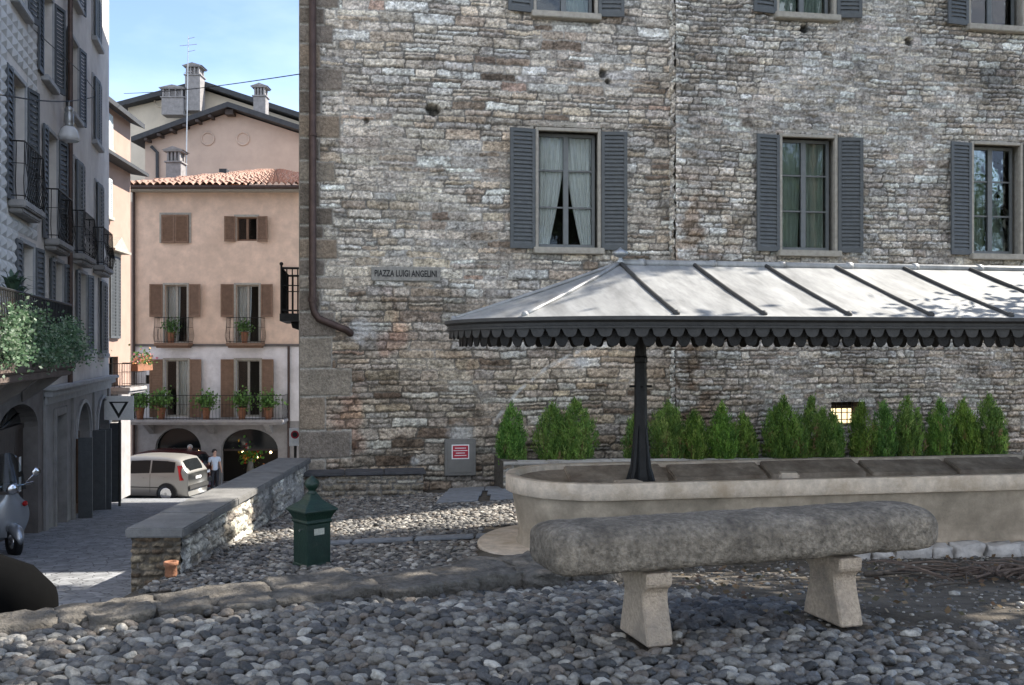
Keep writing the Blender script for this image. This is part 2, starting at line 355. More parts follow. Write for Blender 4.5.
def wall_holes(mb, s0, s1, z0, z1, holes, depth=.22, y=0.0, bands=(), xs=(), zs=()):
    """flat facade facing -y with rectangular openings and reveals; bands [(z, material)] from the bottom"""
    X = sorted(set([s0, s1] + [h[0] for h in holes] + [h[1] for h in holes] + list(xs)))
    Z = sorted(set([z0, z1] + [h[2] for h in holes] + [h[3] for h in holes] + [b[0] for b in bands if z0 < b[0] < z1] + list(zs)))
    idx = {}; vs = []; fs = []; mis = []
    def vi(x, yy, z):
        k = (round(x, 4), round(yy, 4), round(z, 4))
        if k not in idx: idx[k] = len(vs); vs.append((x, yy, z))
        return idx[k]
    def bm(z):
        mi = 0
        for bz, b in bands:
            if z >= bz: mi = b
        return mi
    for i in range(len(X)-1):
        for j in range(len(Z)-1):
            cx = (X[i]+X[i+1])/2; cz = (Z[j]+Z[j+1])/2
            if any(h[0] < cx < h[1] and h[2] < cz < h[3] for h in holes): continue
            fs.append((vi(X[i], y, Z[j]), vi(X[i+1], y, Z[j]), vi(X[i+1], y, Z[j+1]), vi(X[i], y, Z[j+1]))); mis.append(bm(cz))
    for h in holes:
        a, b, c, d = h[:4]; dp = h[4] if len(h) > 4 else depth
        zz = [q for q in Z if c <= q <= d]; xx = [q for q in X if a <= q <= b]
        for q in range(len(zz)-1):
            m = bm((zz[q]+zz[q+1])/2)
            fs.append((vi(a, y, zz[q]), vi(a, y, zz[q+1]), vi(a, y+dp, zz[q+1]), vi(a, y+dp, zz[q]))); mis.append(m)
            fs.append((vi(b, y, zz[q+1]), vi(b, y, zz[q]), vi(b, y+dp, zz[q]), vi(b, y+dp, zz[q+1]))); mis.append(m)
        for q in range(len(xx)-1):
            fs.append((vi(xx[q+1], y, c), vi(xx[q], y, c), vi(xx[q], y+dp, c), vi(xx[q+1], y+dp, c))); mis.append(bm(c+.01))
            fs.append((vi(xx[q], y, d), vi(xx[q+1], y, d), vi(xx[q+1], y+dp, d), vi(xx[q], y+dp, d))); mis.append(bm(d-.01))
    o = len(mb.v); mb.v += vs; mb.f += [tuple(i+o for i in f) for f in fs]; mb.mi += mis

def shutter(parent, hx, z0, z1, w, side, ang, mt, y=-.02, slats=18, name='shutter'):
    """louvred leaf hinged at hx; side -1 opens to the left; ang = opening angle, 180 = flat on the wall"""
    m = MB(); t = .035; fr = min(.06, w*.16)
    def loc(u, v): # u along the leaf, v thickness
        a = R(ang); d = Vector((-side*math.cos(a), -math.sin(a), 0)); n = Vector((-d.y, d.x, 0)) * (1 if side > 0 else -1)
        return Vector((hx, y, 0)) + d*u + n*v
    def bx(u0, u1, v0, v1, a, b):
        p = [loc(u0, v0), loc(u1, v0), loc(u1, v1), loc(u0, v1)]
        m.prism([(q.x, q.y, a) for q in p], (0, 0, b-a))
    bx(0, fr, 0, t, z0, z1); bx(w-fr, w, 0, t, z0, z1)
    zm = (z0+z1)/2
    for a, b in ((z0, z0+fr*1.3), (z1-fr, z1)): bx(fr, w-fr, 0, t, a, b)
    n = slats; a0 = z0+fr*1.3; dz = (z1-fr-a0)/n
    for i in range(n):
        zc = a0+(i+.5)*dz
        q = [loc(fr, .004), loc(w-fr, .004), loc(w-fr, t-.004), loc(fr, t-.004)]
        th = dz*.16
        sg = 1
        vs = []
        for (k, off) in ((0, -1), (1, -1), (2, 1), (3, 1)):
            vs.append((q[k].x, q[k].y, zc + off*sg*dz*.44 - th/2))
        vs += [(v[0], v[1], v[2]+th) for v in vs]
        m.add(vs, [(3, 2, 1, 0), (4, 5, 6, 7), (0, 1, 5, 4), (1, 2, 6, 5), (2, 3, 7, 6), (3, 0, 4, 7)])
    return m.build(name, mt, parent)

def curtain(parent, x0, x1, z0, z1, y, gather=0.0, side=1):
    """hanging cloth; gather pulls the bottom towards one side"""
    m = MB(); nu, nv = 40, 10; pts = []
    for j in range(nv):
        t = j/(nv-1); z = z1+(z0-z1)*t
        for i in range(nu):
            u = i/(nu-1); wv = 1-gather*(t**1.5)
            x = (x0+(x1-x0)*u*wv) if side > 0 else (x1-(x1-x0)*u*wv)
            pts.append((x, y+.022*math.sin(u*38+.6*math.sin(t*3))+.01*math.sin(u*15+2), z))
    m.grid(pts, nu, nv)
    return m.build('curtain', M['curtain'], parent, smooth=True)

def window(root, x0, x1, z0, z1, y, style):
    """casement in an opening; y = facade plane"""
    fm = style['frame']; d = style.get('depth', .16); m = MB(); fw = style.get('fw', .055)
    yb = y+d
    m.box(x0, x0+fw, yb, yb+.06, z0, z1); m.box(x1-fw, x1, yb, yb+.06, z0, z1)
    m.box(x0+fw, x1-fw, yb, yb+.06, z1-fw, z1); m.box(x0+fw, x1-fw, yb, yb+.06, z0, z0+fw*1.4)
    xm = (x0+x1)/2; cw = style.get('cw', .045)
    m.box(xm-cw, xm+cw, yb-.012, yb+.05, z0+fw*1.4, z1-fw)
    for fr in style.get('bars', ()):
        zz = z0+(z1-z0)*fr
        for a, b in ((x0+fw, xm-cw), (xm+cw, x1-fw)): m.box(a, b, yb+.01, yb+.045, zz-.014, zz+.014)
    w = m.build('window', fm, root)
    g = MB()
    for a, b in ((x0+fw-.004, xm-cw+.004), (xm+cw-.004, x1-fw+.004)):
        g.box(a, b, yb+.024, yb+.03, z0+fw*1.4-.004, z1-fw+.004)
    g.build('pane', style.get('glass', M['glass']), w)
    k = style.get('curtain')
    if k == 'tied':
        curtain(w, x0+.04, xm+.02, z0+.02, z1-.03, yb+.075, .62, 1); curtain(w, xm-.02, x1-.04, z0+.02, z1-.03, yb+.075, .62, -1)
    elif k == 'full':
        curtain(w, x0+.04, xm+.01, z0+.02, z1-.03, yb+.13, .12, 1); curtain(w, xm-.01, x1-.04, z0+.02, z1-.03, yb+.13, .12, -1)
    elif k == 'right':
        curtain(w, xm-.05, x1-.04, z0+.02, z1-.03, yb+.13, .1, -1)
    elif k == 'left':
        curtain(w, x0+.04, xm+.1, z0+.02, z1-.03, yb+.13, .15, 1)
    if style.get('sill'):
        s = MB(); e = style.get('sx', .1); s.box(x0-e, x1+e, y-.13, y+d-.01, z0-.115, z0-.004)
        s.build('sill', style['sill'], w, bevel=.012)
    if style.get('surround'):
        s = MB(); e = style.get('sw', .09)
        s.box(x0-e, x0-.002, y-.035, y+.05, z0, z1+e); s.box(x1+.002, x1+e, y-.035, y+.05, z0, z1+e); s.box(x0-.002, x1+.002, y-.035, y+.05, z1+.002, z1+e)
        s.build('surround', style['surround'], w, bevel=.008)
    if style.get('shutter'):
        sw = style.get('shw', (x1-x0)/2); ang = style.get('ang', 172); sm = style['shutter']; n = style.get('slats', 24)
        ss = style.get('ss', .0)
        if style.get('closed'):
            shutter(w, x0, z0, z1, (x1-x0)/2-.004, -1, 4, sm, y-.05, n); shutter(w, x1, z0, z1, (x1-x0)/2-.004, 1, 4, sm, y-.05, n)
        else:
            shutter(w, x0-ss, z0-.03, z1+.02, sw, -1, style.get('angl', ang), sm, y-.05, n); shutter(w, x1+ss, z0-.03, z1+.02, sw, 1, ang, sm, y-.05, n)
    return w

def railing(parent, pts, z0, z1, mt, gap=.11, r=.009, name='railing', belly=0.0):
    m = MB()
    for a, b in zip(pts[:-1], pts[1:]):
        a = Vector((*a, 0)); b = Vector((*b, 0)); L = (b-a).length; n = max(1, round(L/gap)); d = (b-a)/n
        nrm = Vector((d.y, -d.x, 0)).normalized()
        for zz, rr in ((z1, r*1.8), (z0+.06, r*1.3), (z0+(z1-z0)*.62, r*.9)):
            m.tube([(a.x, a.y, zz), (b.x, b.y, zz)], rr, 6)
        for i in range(n+1):
            q = a+d*i; o = nrm*belly
            if belly: m.tube([(q.x, q.y, z0), (q.x+o.x, q.y+o.y, z0+(z1-z0)*.28), (q.x+o.x*.3, q.y+o.y*.3, z0+(z1-z0)*.6), (q.x, q.y, z1)], r, 5)
            else: m.tube([(q.x, q.y, z0), (q.x, q.y, z1)], r, 5)
    return m.build(name, mt, parent)
# ------------------------------------------------------------------ camera, sky, sun
cd = bpy.data.cameras.new('camera'); cam = bpy.data.objects.new('camera', cd); COL.objects.link(cam)
cam.location = (0, 0, 0); cam.rotation_euler = (R(90), 0, 0)
cd.sensor_width = 36; cd.lens = 36*F/1024; cd.shift_y = (HY-342.5)/1024; cd.clip_end = 5000; cd.clip_start = .05
scene.camera = cam
EL = 43.0; AZ = 23.5           # sun: elevation, angle from +X towards +Y
sv = Vector((math.cos(R(AZ))*math.cos(R(EL)), math.sin(R(AZ))*math.cos(R(EL)), math.sin(R(EL))))
sl = bpy.data.lights.new('sun', 'SUN'); so = bpy.data.objects.new('sun', sl); COL.objects.link(so)
sl.energy = 5.0; sl.angle = R(.5); sl.color = (1, .94, .85)
so.rotation_euler = sv.to_track_quat('Z', 'Y').to_euler()
w = bpy.data.worlds.new('World'); scene.world = w; w.use_nodes = True
nt = w.node_tree; nt.nodes.clear()
wo = nt.nodes.new('ShaderNodeOutputWorld'); bg = nt.nodes.new('ShaderNodeBackground'); sk = nt.nodes.new('ShaderNodeTexSky')
sk.sky_type = 'NISHITA'; sk.sun_disc = False; sk.sun_elevation = R(EL); sk.sun_rotation = R(90-AZ)
sk.air_density = .70; sk.dust_density = 0.0; sk.ozone_density = 2.2; sk.altitude = 1500
bg.inputs[1].default_value = .15
hs_ = nt.nodes.new('ShaderNodeHueSaturation'); hs_.inputs['Saturation'].default_value = .95
nt.links.new(sk.outputs[0], hs_.inputs['Color'])
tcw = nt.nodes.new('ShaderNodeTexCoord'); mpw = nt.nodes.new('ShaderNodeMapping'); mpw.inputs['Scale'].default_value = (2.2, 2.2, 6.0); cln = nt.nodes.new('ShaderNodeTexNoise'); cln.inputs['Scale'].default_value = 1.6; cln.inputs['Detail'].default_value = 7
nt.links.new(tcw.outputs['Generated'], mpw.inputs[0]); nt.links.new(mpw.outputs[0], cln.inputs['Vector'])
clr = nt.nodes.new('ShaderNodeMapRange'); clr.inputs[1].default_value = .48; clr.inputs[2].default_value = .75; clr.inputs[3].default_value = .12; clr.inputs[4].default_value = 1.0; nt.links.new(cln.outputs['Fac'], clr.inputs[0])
sxyz = nt.nodes.new('ShaderNodeSeparateXYZ'); nt.links.new(tcw.outputs['Generated'], sxyz.inputs[0])      # unseen bright clouds added behind the viewer to light the shaded wall
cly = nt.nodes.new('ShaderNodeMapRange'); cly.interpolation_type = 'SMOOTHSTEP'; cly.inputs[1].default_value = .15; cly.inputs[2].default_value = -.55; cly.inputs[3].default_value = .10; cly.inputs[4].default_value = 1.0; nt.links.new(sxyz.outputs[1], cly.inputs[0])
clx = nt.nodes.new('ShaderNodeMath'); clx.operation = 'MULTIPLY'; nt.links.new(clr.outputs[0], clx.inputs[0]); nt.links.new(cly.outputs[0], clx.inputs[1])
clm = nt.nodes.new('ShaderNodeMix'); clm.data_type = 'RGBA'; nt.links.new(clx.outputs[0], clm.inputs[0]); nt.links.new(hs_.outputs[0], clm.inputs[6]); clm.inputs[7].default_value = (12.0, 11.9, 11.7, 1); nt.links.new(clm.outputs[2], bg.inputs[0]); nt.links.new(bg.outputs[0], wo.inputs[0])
scene.view_settings.view_transform = 'Standard'; scene.view_settings.look = 'None'
scene.view_settings.exposure = 1.38; scene.view_settings.gamma = 1
scene.render.engine = 'CYCLES'
scene.cycles.use_denoising = True; scene.cycles.max_bounces = 8; scene.cycles.diffuse_bounces = 4
scene.cycles.transparent_max_bounces = 16; scene.cycles.caustics_reflective = False; scene.cycles.caustics_refractive = False

# ------------------------------------------------------------------ ground
K0 = Vector((-2.61, 4.85)); KD = Vector((2.27, 1.42)).normalized(); KN = Vector((-KD.y, KD.x))   # kerb line, KN points to the lower side
def zramp(X, Y): return -2.0 + .057*np.minimum(X, 0) - .0515*(Y-9.8)
def zup(X, Y): return np.maximum(-1.455 - .134*np.maximum(0, Y-5.2), -2.45)
def kd(X, Y): return (X-K0.x)*KN.x + (Y-K0.y)*KN.y
def zg(X, Y):
    X = np.asarray(X, float); Y = np.asarray(Y, float)
    d = kd(X, Y); wd = .06 + 2.4*smooth(-.3, 1.0, X)
    t = smooth(0, 1, d/wd)
    return zup(X, Y)*(1-t) + zramp(X, Y)*t
def zst(Y):
    Y = np.asarray(Y, float)
    return np.where(Y < 26, -2.96-.104*(Y-14.2), np.where(Y < 35, -4.187-.14*(Y-26), -5.447))
gx = np.arange(-4.4, 16.01, .1); gy = np.concatenate([np.arange(-14, 3, .5), np.arange(3, 12, .07), np.arange(12, 17.6, .2)])
X, Y = np.meshgrid(gx, gy); Z = zg(X, Y) + .02*(fbm(X*1.7, Y*1.7, 3)-.5) + .012*(fbm(X*8, Y*8, 5)-.5)
keep = ~((X < -3.35) & (kd(X, Y) > -.05))[:-1, :-1]
np_mesh('plaza_ground', np.stack([X, Y, Z], -1).reshape(-1, 3), facegrid(len(gx), len(gy), keep), M['dirt'], kind='structure')
def sheet(name, x0, x1, ys, zf, mt, dz=0.0, xn=2):
    xs = np.linspace(x0, x1, xn); A, B = np.meshgrid(xs, np.array(ys, float)); C = zf(B)+dz
    return np_mesh(name, np.stack([A, B, C], -1).reshape(-1, 3), facegrid(xn, len(ys)), mt, kind='structure', smooth=False)
sheet('street', -22, -2.9, list(np.arange(-14, 26, .5))+[26, 28, 30, 32, 35, 60], zst, M['street'])
sheet('cross_street', -60, 60, [28.5, 32, 35, 60], zst, M['street'], .004)
m = MB(); m.add([(-2500, -2500, -7.5), (2500, -2500, -7.5), (2500, 2500, -7.5), (-2500, 2500, -7.5)], [(0, 1, 2, 3)])
m.build('land', M['land'], kind='structure')

# kerb: a row of rough blocks along the upper edge of the cobbles
def rock(mb, c, sx, sy, sz, rz, seed, amp=.03, n=9):
    bm = bmesh.new(); bmesh.ops.create_cube(bm, size=1); bmesh.ops.subdivide_edges(bm, edges=bm.edges[:], cuts=n, use_grid_fill=True)
    r = random.Random(seed); ox = r.random()*50
    rot = Matrix.Rotation(rz, 3, 'Z') @ Matrix.Rotation(r.uniform(-.05, .05), 3, 'X')
    vs = []
    P0 = np.array([v.co[:] for v in bm.verts])
    q = P0*2; lp = (np.abs(q)**22).sum(1)**(1/22); P0 = P0/np.maximum(lp, .8)[:, None]
    nn = fbm(P0[:, 0]*sx*5+ox+P0[:, 2]*3, P0[:, 1]*sy*5+P0[:, 2]*sz*4+ox, seed, 4)-.5; nf = fbm(P0[:, 0]*sx*22+ox+P0[:, 2]*7, P0[:, 1]*sy*22+P0[:, 2]*sz*20, seed+1, 3)-.5
    for i, p in enumerate(P0):
        k = Vector((p[0]*sx, p[1]*sy, p[2]*sz)); k += Vector(p).normalized()*(nn[i]*amp*4 + nf[i]*amp*1.6)
        vs.append(Vector(c)+rot @ k)
    mb.add(vs, [tuple(v.index for v in f.verts) for f in bm.faces]); bm.free()
m = MB(); t = -2.4; i = 0; ang = math.atan2(KD.y, KD.x)
while t < 3.7:
    L = rnd.uniform(.42, .85)
    c = K0 + KD*(t+L/2) + KN*rnd.uniform(.1, .16)
    top = -1.385 - .03*max(0, t) + rnd.uniform(-.02, .02)
    rock(m, (c.x, c.y, top-.26), L*1.02, rnd.uniform(.30, .40), .50, ang+rnd.uniform(-.03, .03), 100+i, .020); t += L; i += 1
for k in range(9):      # a lower broken row of thin slabs in front of it towards its end
    tt = .55+k*.33; c = K0 + KD*tt - KN*rnd.uniform(.10, .2)
    rock(m, (c.x, c.y, -1.45-.012*k), rnd.uniform(.25, .42), rnd.uniform(.16, .26), .14, ang+rnd.uniform(-.12, .12), 300+k, .02)
m.build('kerb', M['kerb'], smooth=True, kind='structure')

# pebbles
def ico(sub):
    bm = bmesh.new(); bmesh.ops.create_icosphere(bm, subdivisions=sub, radius=1)
    v = np.array([q.co[:] for q in bm.verts]); f = np.array([[q.index for q in g.verts] for g in bm.faces]); bm.free(); return v, f
PC = np.array([(.165, .153, .133), (.235, .22, .19), (.06, .058, .053), (.36, .335, .285), (.155, .128, .10), (.105, .101, .095), (.20, .18, .15)])
def pebbles(name, pts, rad, sub, seed, tint=None, hz=.66, sink=.31):
    r = np.random.default_rng(seed); V0, F0 = ico(sub); n = len(pts); nv = len(V0)
    el = r.uniform(1.1, 2.1, n); rz = r.normal(.1, .55, n); tl = r.normal(0, .22, n); tl2 = r.normal(0, .22, n)
    S = np.stack([rad*np.sqrt(el), rad/np.sqrt(el), rad*r.uniform(hz*.8, hz*1.25, n)], -1)
    sh = r.uniform(0, 40, n)
    V = V0[None]*1.0
    nzs = fbm(V0[None, :, 0]*1.3+sh[:, None]+V0[None, :, 2], V0[None, :, 1]*1.3+sh[:, None]*1.7, seed, 2)-.5
    V = V*(1+.6*nzs[..., None])*S[:, None]
    c, s = np.cos(tl)[:, None], np.sin(tl)[:, None]; y, z = V[..., 1]*c-V[..., 2]*s, V[..., 1]*s+V[..., 2]*c; V = np.stack([V[..., 0], y, z], -1)
    c, s = np.cos(tl2)[:, None], np.sin(tl2)[:, None]; x, z = V[..., 0]*c-V[..., 2]*s, V[..., 0]*s+V[..., 2]*c; V = np.stack([x, V[..., 1], z], -1)
    c, s = np.cos(rz)[:, None], np.sin(rz)[:, None]; x, y = V[..., 0]*c-V[..., 1]*s, V[..., 0]*s+V[..., 1]*c; V = np.stack([x, y, V[..., 2]], -1)
    base = np.stack([pts[:, 0], pts[:, 1], zg(pts[:, 0], pts[:, 1]) + S[:, 2]*(1-2*sink) - .0 + r.normal(0, .007, n) - .024*smooth(1.45, 2.3, pts[:, 0] + .5*(fbm(pts[:, 0]*2, pts[:, 1]*2, 8, 2)-.5))*(pts[:, 1] < 7)], -1)
    V = V + base[:, None]
    ck = r.integers(0, len(PC), n); C = PC[ck]*.88*r.normal(1, .2, (n, 1)).clip(.5, 1.6)
    if tint is not None: C = C*tint(pts)
    Fq = (F0[None] + (np.arange(n)*nv)[:, None, None]).reshape(-1, 3)
    o = np_mesh(name, V.reshape(-1, 3), Fq, M['pebble'], col=np.repeat(C, nv, 0), kind='stuff')
    return o
def pack(region, n_try, radii, seed, over=.78):
    r = random.Random(seed); cell = .2; G = {}; out = []
    for k in range(n_try):
        rad = radii[0]+(radii[1]-radii[0])*(1-k/n_try)**1.6
        p = region(r)
        if p is None: continue
        i, j = int(p[0]//cell), int(p[1]//cell); ok = True
        for a in (-1, 0, 1):
            for b in (-1, 0, 1):
                for q in G.get((i+a, j+b), ()):
                    if (q[0]-p[0])**2+(q[1]-p[1])**2 < ((q[2]+rad)*over)**2: ok = False; break
                if not ok: break
            if not ok: break
        if ok: G.setdefault((i, j), []).append((*p, rad)); out.append((*p, rad))
    a = np.array(out); return a[:, :2], a[:, 2]
def reg_near(r):
    x = r.uniform(-3.3, 3.4); y = r.uniform(3.3, 6.9)
    if kd(x, y) > -.09: return None
    lx = (x-.58)*.953+(y-4.76)*.303; ly = -(x-.58)*.303+(y-4.76)*.953
    if abs(ly) < .24 and (-.03 < lx < .24 or 1.03 < lx < 1.30): return None
    lim = 6.7 if x < .6 else max(5.05, 6.7-(x-.6)*1.15)
    if .85 < x < 1.6: lim = max(lim, 5.75)
    if y > lim + .25*(vnoise(np.array(x*3), np.array(.5), 4)-.5): return None
    if x > 1.75 and y > 4.75 + r.uniform(-.3, .3): return None if r.random() < .45 else (x, y)
    return (x, y)
pts, rad = pack(reg_near, 170000, (.014, .036), 5)
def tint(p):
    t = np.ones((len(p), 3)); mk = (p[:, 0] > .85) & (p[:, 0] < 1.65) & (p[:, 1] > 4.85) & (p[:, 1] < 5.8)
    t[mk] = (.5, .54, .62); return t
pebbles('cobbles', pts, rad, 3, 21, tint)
def reg_ramp(r):
    x = r.uniform(-3.25, .5); y = r.uniform(8.2, 15.6)
    if -.9 < x-.05*(y-12.4) and y > 13.9: return None
    if 10.15 < y + .06*x < 10.42 and x > -2.2: return None
    if x > -.35 and y < 11.2: return None
    return (x, y)
pts, rad = pack(reg_ramp, 120000, (.018, .036), 6)
pebbles('ramp_cobbles', pts, rad, 2, 22, lambda p: np.tile((1.0, 1.0, 1.02), (len(p), 1)), .5)
# flagstones by the wall and a stone strip across the ramp
def slab(mb, poly, th=.03, up=.012):
    q = [(x, y, float(zg(x, y))+up) for x, y in poly]; mb.prism(q, (0, 0, th))
m = MB()
fl = [(-1.05, -.42), (-.4, .35), (.37, 1.15)]
for a, b in fl:
    for c, d in ((13.95, 14.75), (14.77, 15.5), (15.52, 16.1)):
        j = rnd.uniform(-.08, .08); slab(m, [(a+j, c), (b+j-.02, c), (b+j-.02, d), (a+j, d)], .025+rnd.uniform(0, .012))
m.build('flagstones', M['slate'], bevel=.008, kind='structure')
m = MB(); x = -2.2
while x < -.3:
    L = rnd.uniform(.4, .7); slab(m, [(x, 10.2-.06*x), (x+L-.02, 10.2-.06*(x+L)), (x+L-.02, 10.42-.06*(x+L)), (x, 10.42-.06*x)], .03); x += L
m.build('drain_strip', M['slate'], bevel=.01, kind='structure')

# ------------------------------------------------------------------ stone palazzo
CX, CY, KW = -3.57, 16.0, .167
AW = math.atan(KW)
ZB = -2.75
PROT = .25
def ws(x, off=0.0):
    u = (x-512)/F; Yy = (CY - KW*CX - off*1.0139)/(1-KW*u); Xx = u*Yy
    return ((Xx-CX)*math.cos(AW) + (Yy-CY)*math.sin(AW)), Yy      # (along the wall, depth)
def wz(y, Yy): return (HY-y)*Yy/F
def wpt(s, y, z): # wall frame -> world
    return Vector((CX + s*math.cos(AW) - y*math.sin(AW), CY + s*math.sin(AW) + y*math.cos(AW), z))
bld = thing('stone_palazzo', 'tall rough stone palazzo with blue grey louvred shutters behind the wash trough', 'building', (CX, CY, ZB), AW, dz=ZB)
WIN = []
for (xa, xb, off, kind) in ((538, 597, 0, 'tied'), (781, 833, PROT, 'full'), (972, 1018, PROT, 'full')):
    a, ya = ws(xa, off); b, yb = ws(xb, off); WIN.append([a, b, 1.80, 3.84, -off, kind])
for (xa, xb, off, kind) in ((536, 594, 0, 'right'), (778, 832, PROT, 'full'), (969, 1020, PROT, 'right')):
    a, ya = ws(xa, off); b, yb = ws(xb, off); WIN.append([a, b, 6.07 if off else 5.92, 8.2, -off, kind])
S1 = ws(670)[0]
cs0, cY = ws(830, PROT); cs1, _ = ws(864, PROT); CELL = [cs0, cs1, wz(425, cY), wz(401, cY)]
def arch_mask(x, z):
    p = [(ws(px)[0], wz(py, ws(px)[1])) for px, py in ((501, 412), (532, 379), (575, 353))]
    (x1, y1), (x2, y2), (x3, y3) = p
    A = np.array([[x2-x1, y2-y1], [x3-x1, y3-y1]])*2; B = np.array([x2*x2-x1*x1+y2*y2-y1*y1, x3*x3-x1*x1+y3*y3-y1*y1])
    c = np.linalg.solve(A, B); r = math.hypot(x1-c[0], y1-c[1]); return np.hypot(x-c[0], z-c[1])-r
def finish_wall(name, s0, W, H, pal, seed, off, post, holes, ch, cw, res=.02, **k):
    x, z, h, col, e = stone_field(W, H, res, pal, seed, ch, cw, **k)
    xs = x+s0; zs = z+ZB
    h, col = post(xs, zs, h, col, e)
    keep = np.ones(x.shape, bool)[:-1, :-1]
    for (a, b, c, d) in holes:
        ins = (xs > a-.10) & (xs < b+.10) & (zs > c-.08) & (zs < d+.08); keep &= ~(ins[:-1, :-1] & ins[1:, 1:])
    V = np.stack([xs, -off-h, zs-ZB], -1).reshape(-1, 3)
    return np_mesh(name, V, facegrid(x.shape[1], x.shape[0], keep), M['wallstone'], bld, col.reshape(-1, 3))
def postL(x, z, h, col, e):
    r = np.random.default_rng(3)
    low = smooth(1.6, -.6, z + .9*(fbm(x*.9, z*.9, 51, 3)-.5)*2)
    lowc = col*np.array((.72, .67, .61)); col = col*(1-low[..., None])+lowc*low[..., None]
    red = smooth(.60, .72, fbm(x*1.3+3, z*1.1, 57, 3))*smooth(1.6, .2, z)*smooth(3.6, 1.8, x)
    col = col*(1-.55*red[..., None]*(1-np.array((1.05, .72, .62))))
    dk = smooth(.56, .7, fbm(x*1.1, z*2.6, 61, 4)); col = col*(1-.25*dk[..., None]*np.array((.9, 1, 1.08)))
    # quoins at the corner: large dressed blocks
    zq = ZB; i = 0
    xw = x+.03*(fbm(x*4, z*4, 71, 3)-.5); zw = z+.03*(fbm(x*3, z*3, 72, 3)-.5)
    while zq < 8:
        hh = r.uniform(.22, .44) if zq > .2 else r.uniform(.35, .66)
        wd = (.36 if i % 2 else .62)*r.uniform(.85, 1.2)*(1.35 if zq < .2 else 1)
        ins = (xw < wd) & (zw >= zq) & (zw < zq+hh)
        d = np.minimum(wd-xw, np.minimum(zw-zq, zq+hh-zw)); ee = smooth(.006, .03, d)
        c = np.array(((.245, .195, .145), (.20, .17, .14), (.25, .215, .17), (.15, .125, .10), (.29, .25, .20))[r.integers(0, 5)])
        tn = 1+.5*(fbm(x*5, z*5, 80+i, 4)-.5)
        qh = .03*ee+.018*(fbm(x*12, z*12, 90, 3)-.5)
        h = np.where(ins, qh, h); qc = (np.array((.36, .34, .3))*(1-ee[..., None])+c*tn[..., None]*ee[..., None]); col = np.where(ins[..., None], qc, col)
        zq += hh; i += 1
    am = arch_mask(x, z); line = .85*smooth(.30, .5, fbm(x*4, z*4, 96, 3))*smooth(.045, .012, np.abs(am+.03*(fbm(x*6, z*6, 99, 3)-.5)))*smooth(-1.35, -1.05, z)
    inside = smooth(.05, -.05, am)*smooth(-1.2, -.2, z)
    col = col*(1+.34*inside[..., None]); patch = smooth(.42, .6, fbm(x*2.2, z*3, 98, 3))*inside*smooth(.0, -.5, -np.abs(am)-.0+.0)*0
    pl = smooth(.5, -.1, np.hypot((x-ws(582)[0])/.75, (z-wz(362, 16.8))/.28)+.5*(fbm(x*5, z*5, 97, 3)-.5))
    for mk, cc in ((line, (.56, .54, .5)), (pl*.9, (.66, .65, .62))):
        col = col*(1-mk[..., None])+np.array(cc)*mk[..., None]; h = h*(1-mk)+.02*mk
    # grey-white lime wash around the pipe end
    for (px, py, rr, cc) in ((362, 330, .28, (.5, .49, .47)), (415, 462, .12, (.55, .54, .5)), (460, 435, .30, (.52, .5, .46))):
        s_, y_ = ws(px); mk = smooth(1.0, .3, np.hypot(x-s_, z-wz(py, y_))/rr+.8*(fbm(x*7, z*7, 33, 3)-.5))*.8
        col = col*(1-mk[..., None])+np.array(cc)*mk[..., None]
    for (px, py, rr, dd) in ((433, 110, .13, .14), (602, 74, .09, .10), (608, 82, .07, .08), (366, 121, .07, .06)):
        s_, y_ = ws(px); g = smooth(1.0, .55, np.hypot(x-s_, z-wz(py, y_))/rr+.7*(fbm(x*9, z*9, 34, 3)-.5)); h = h-dd*g; col = col*(1-.75*g[..., None])
    return h, col
def postR(x, z, h, col, e):
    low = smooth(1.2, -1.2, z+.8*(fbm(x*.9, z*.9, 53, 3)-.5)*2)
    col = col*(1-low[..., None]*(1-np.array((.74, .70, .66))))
    q = smooth(8.2, 6.6, x+.8*(fbm(x*2, z*1.5, 54, 3)-.5))*smooth(3.6, 2.6, z)*smooth(.42, .6, fbm(x*2.5, z*3.5, 55, 3)); col = col*(1-.5*q[..., None]*np.array((.8, 1, 1.15)))
    dk = smooth(.54, .72, fbm(x*.7, z*1.1, 62, 4)); col = col*(1-.24*dk[..., None])
    s_, y_ = ws(1000, PROT); g = smooth(1.2, .2, np.hypot((x-s_)/1.3, (z-wz(85, y_))/.6)+.5*(fbm(x*2, z*2, 64, 3)-.5)); col = col*(1-.45*g[..., None])
    for (px, py) in ((804, 29), (908, 42)):
        s_, y_ = ws(px, PROT); g = smooth(1, .6, np.hypot(x-s_, z-wz(py, y_))/.10); h = h-.1*g; col = col*(1-.8*g[..., None])
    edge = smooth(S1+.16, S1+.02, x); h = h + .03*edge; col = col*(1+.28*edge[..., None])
    return h, col
holesL = [w_[:4] for w_ in WIN if w_[4] == 0]; holesR = [w_[:4] for w_ in WIN if w_[4] != 0]
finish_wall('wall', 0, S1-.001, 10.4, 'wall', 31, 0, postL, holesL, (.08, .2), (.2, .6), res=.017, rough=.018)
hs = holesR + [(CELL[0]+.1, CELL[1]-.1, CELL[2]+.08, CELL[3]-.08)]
finish_wall('wall', S1, 9.2, 10.4, 'right', 32, PROT, postR, hs, (.075, .16), (.13, .42), res=.017, rough=.03, relief=.05, joint=.010)
